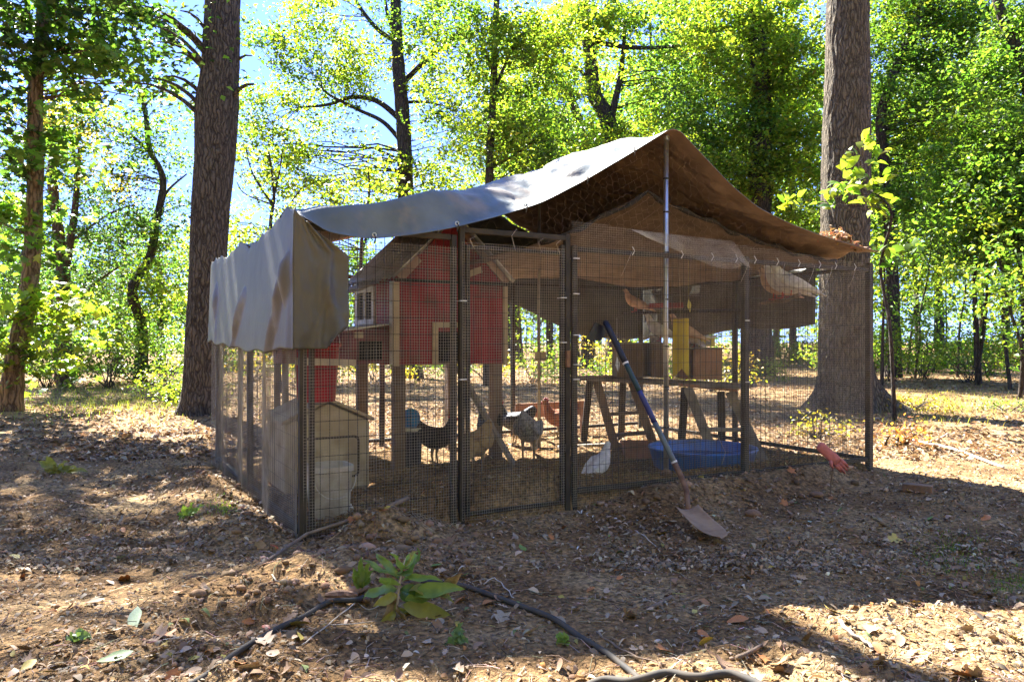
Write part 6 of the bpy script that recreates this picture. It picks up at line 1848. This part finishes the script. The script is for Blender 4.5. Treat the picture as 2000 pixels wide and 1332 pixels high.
weed('low sprawling green plant on the far left soil', 110, 925, [(75, 900), (90, 890), (110, 905), (130, 900), (150, 912), (170, 918), (100, 930), (125, 925), (85, 918)], 0.07, 'seed_olive')
# bark chunk beside the seedling
bk = GP(668, 1148)
rk = np.random.default_rng(4)
mb = MB(); rr = []
for i, x in enumerate(np.linspace(-0.07, 0.07, 8)):
    s = math.sqrt(max(0.05, 1 - (x / 0.078) ** 2))
    rr.append([bk + np.array([x, 0.028 * s * math.cos(a) * rk.uniform(0.8, 1.1) - 0.01, 0.02 + 0.022 * s * math.sin(a) * rk.uniform(0.8, 1.1)]) for a in [2 * math.pi * k_ / 9 for k_ in range(9)]])
tag(mb.loft(rr).build('bark_chunk', 'rust', None, smooth=False), 'dark reddish bark chunk lying left of the seedling', 'bark')
# hose end connector scrap, stones
for i, (px, py, s, lab, m) in enumerate(((1595, 968, 0.05, 'flat tan stone below the pink glove', 'brick'), (1470, 1008, 0.06, 'long brown clod right of the shovel blade', 'brick'), (1285, 1255, 0.018, 'small round snail shell at the edge of the sunlit soil', 'pale_stick'), (1750, 1252, 0.02, 'small round tan stone at the edge of the sunlit soil', 'terracotta'), (1545, 985, 0.03, 'small brown clod left of the glove stake', 'brick'))):
    p = GP(px, py); rk = np.random.default_rng(50 + i)
    P = ICO * rk.uniform(0.8, 1.15, (12, 1)) * s * np.array([1.3, 1.0, 0.6]) + p + np.array([0, 0, s * 0.3])
    tag(MB().add(P, [tuple(f) for f in ICF]).build('stone', m, None, smooth=True, subsurf=1), lab, 'stone')
# grass tufts
def grass(label, px, py, rx, ry, n, h, cols):
    x = []; 
    qx = rl.normal(px, rx, n); qy = np.clip(rl.normal(py, ry, n), 720, 1400)
    dd = CH * F / (qy - 666); xx = (qx - 1000) / F * dd
    g = ground(xx, dd)
    b = np.stack([xx, dd, g - 0.005], 1)
    a = rl.uniform(0, 6.28, n); hh = h * rl.uniform(0.4, 1.2, n)
    tip = b + np.stack([np.cos(a) * hh * 0.6, np.sin(a) * hh * 0.6, hh], 1)
    mid = (b + tip) / 2 + np.array([0, 0, 0.2]) * hh[:, None]
    w = np.stack([-np.sin(a), np.cos(a), 0 * a], 1) * 0.0022
    V = np.stack([b - w, b + w, mid - w, mid + w, tip], 1).reshape(-1, 3)
    T = (np.arange(n) * 5)[:, None, None] + np.array([(0, 1, 3), (0, 3, 2), (2, 3, 4)])[None]
    c = np.repeat(jitcol(cols, n, rl, 0.25), 5, 0)
    cen = np.array([xx.mean(), dd.mean(), g.min()])
    tag(fast_mesh('grass', V, T.reshape(-1, 3), 3, 'leaf', None, colors=c, cen=cen), label, 'grass', kind='stuff')
grass('thin green grass patch on the shaded soil right of the shovel', 1860, 1080, 40, 24, 700, 0.025, [(0.09, 0.13, 0.035), (0.12, 0.15, 0.045)])
grass('small grass tuft at the right edge of the shaded soil', 1975, 1135, 30, 14, 300, 0.025, [(0.10, 0.14, 0.04)])
grass('thin grass in the sunlit soil beside the left mesh wall', 435, 1010, 14, 8, 200, 0.03, [(0.16, 0.22, 0.06)])
grass('low weedy grass on the lit ground left of the straight oak', 230, 775, 120, 22, 4200, 0.11, [(0.12, 0.17, 0.035), (0.17, 0.19, 0.04)])
grass('pale grass on the open ground beyond the left trees', 180, 712, 130, 6, 3500, 0.35, [(0.30, 0.27, 0.10), (0.22, 0.22, 0.07)])
grass('low weedy grass on the lit ground right of the pen', 1850, 790, 100, 20, 2600, 0.09, [(0.17, 0.18, 0.04), (0.20, 0.17, 0.05)])
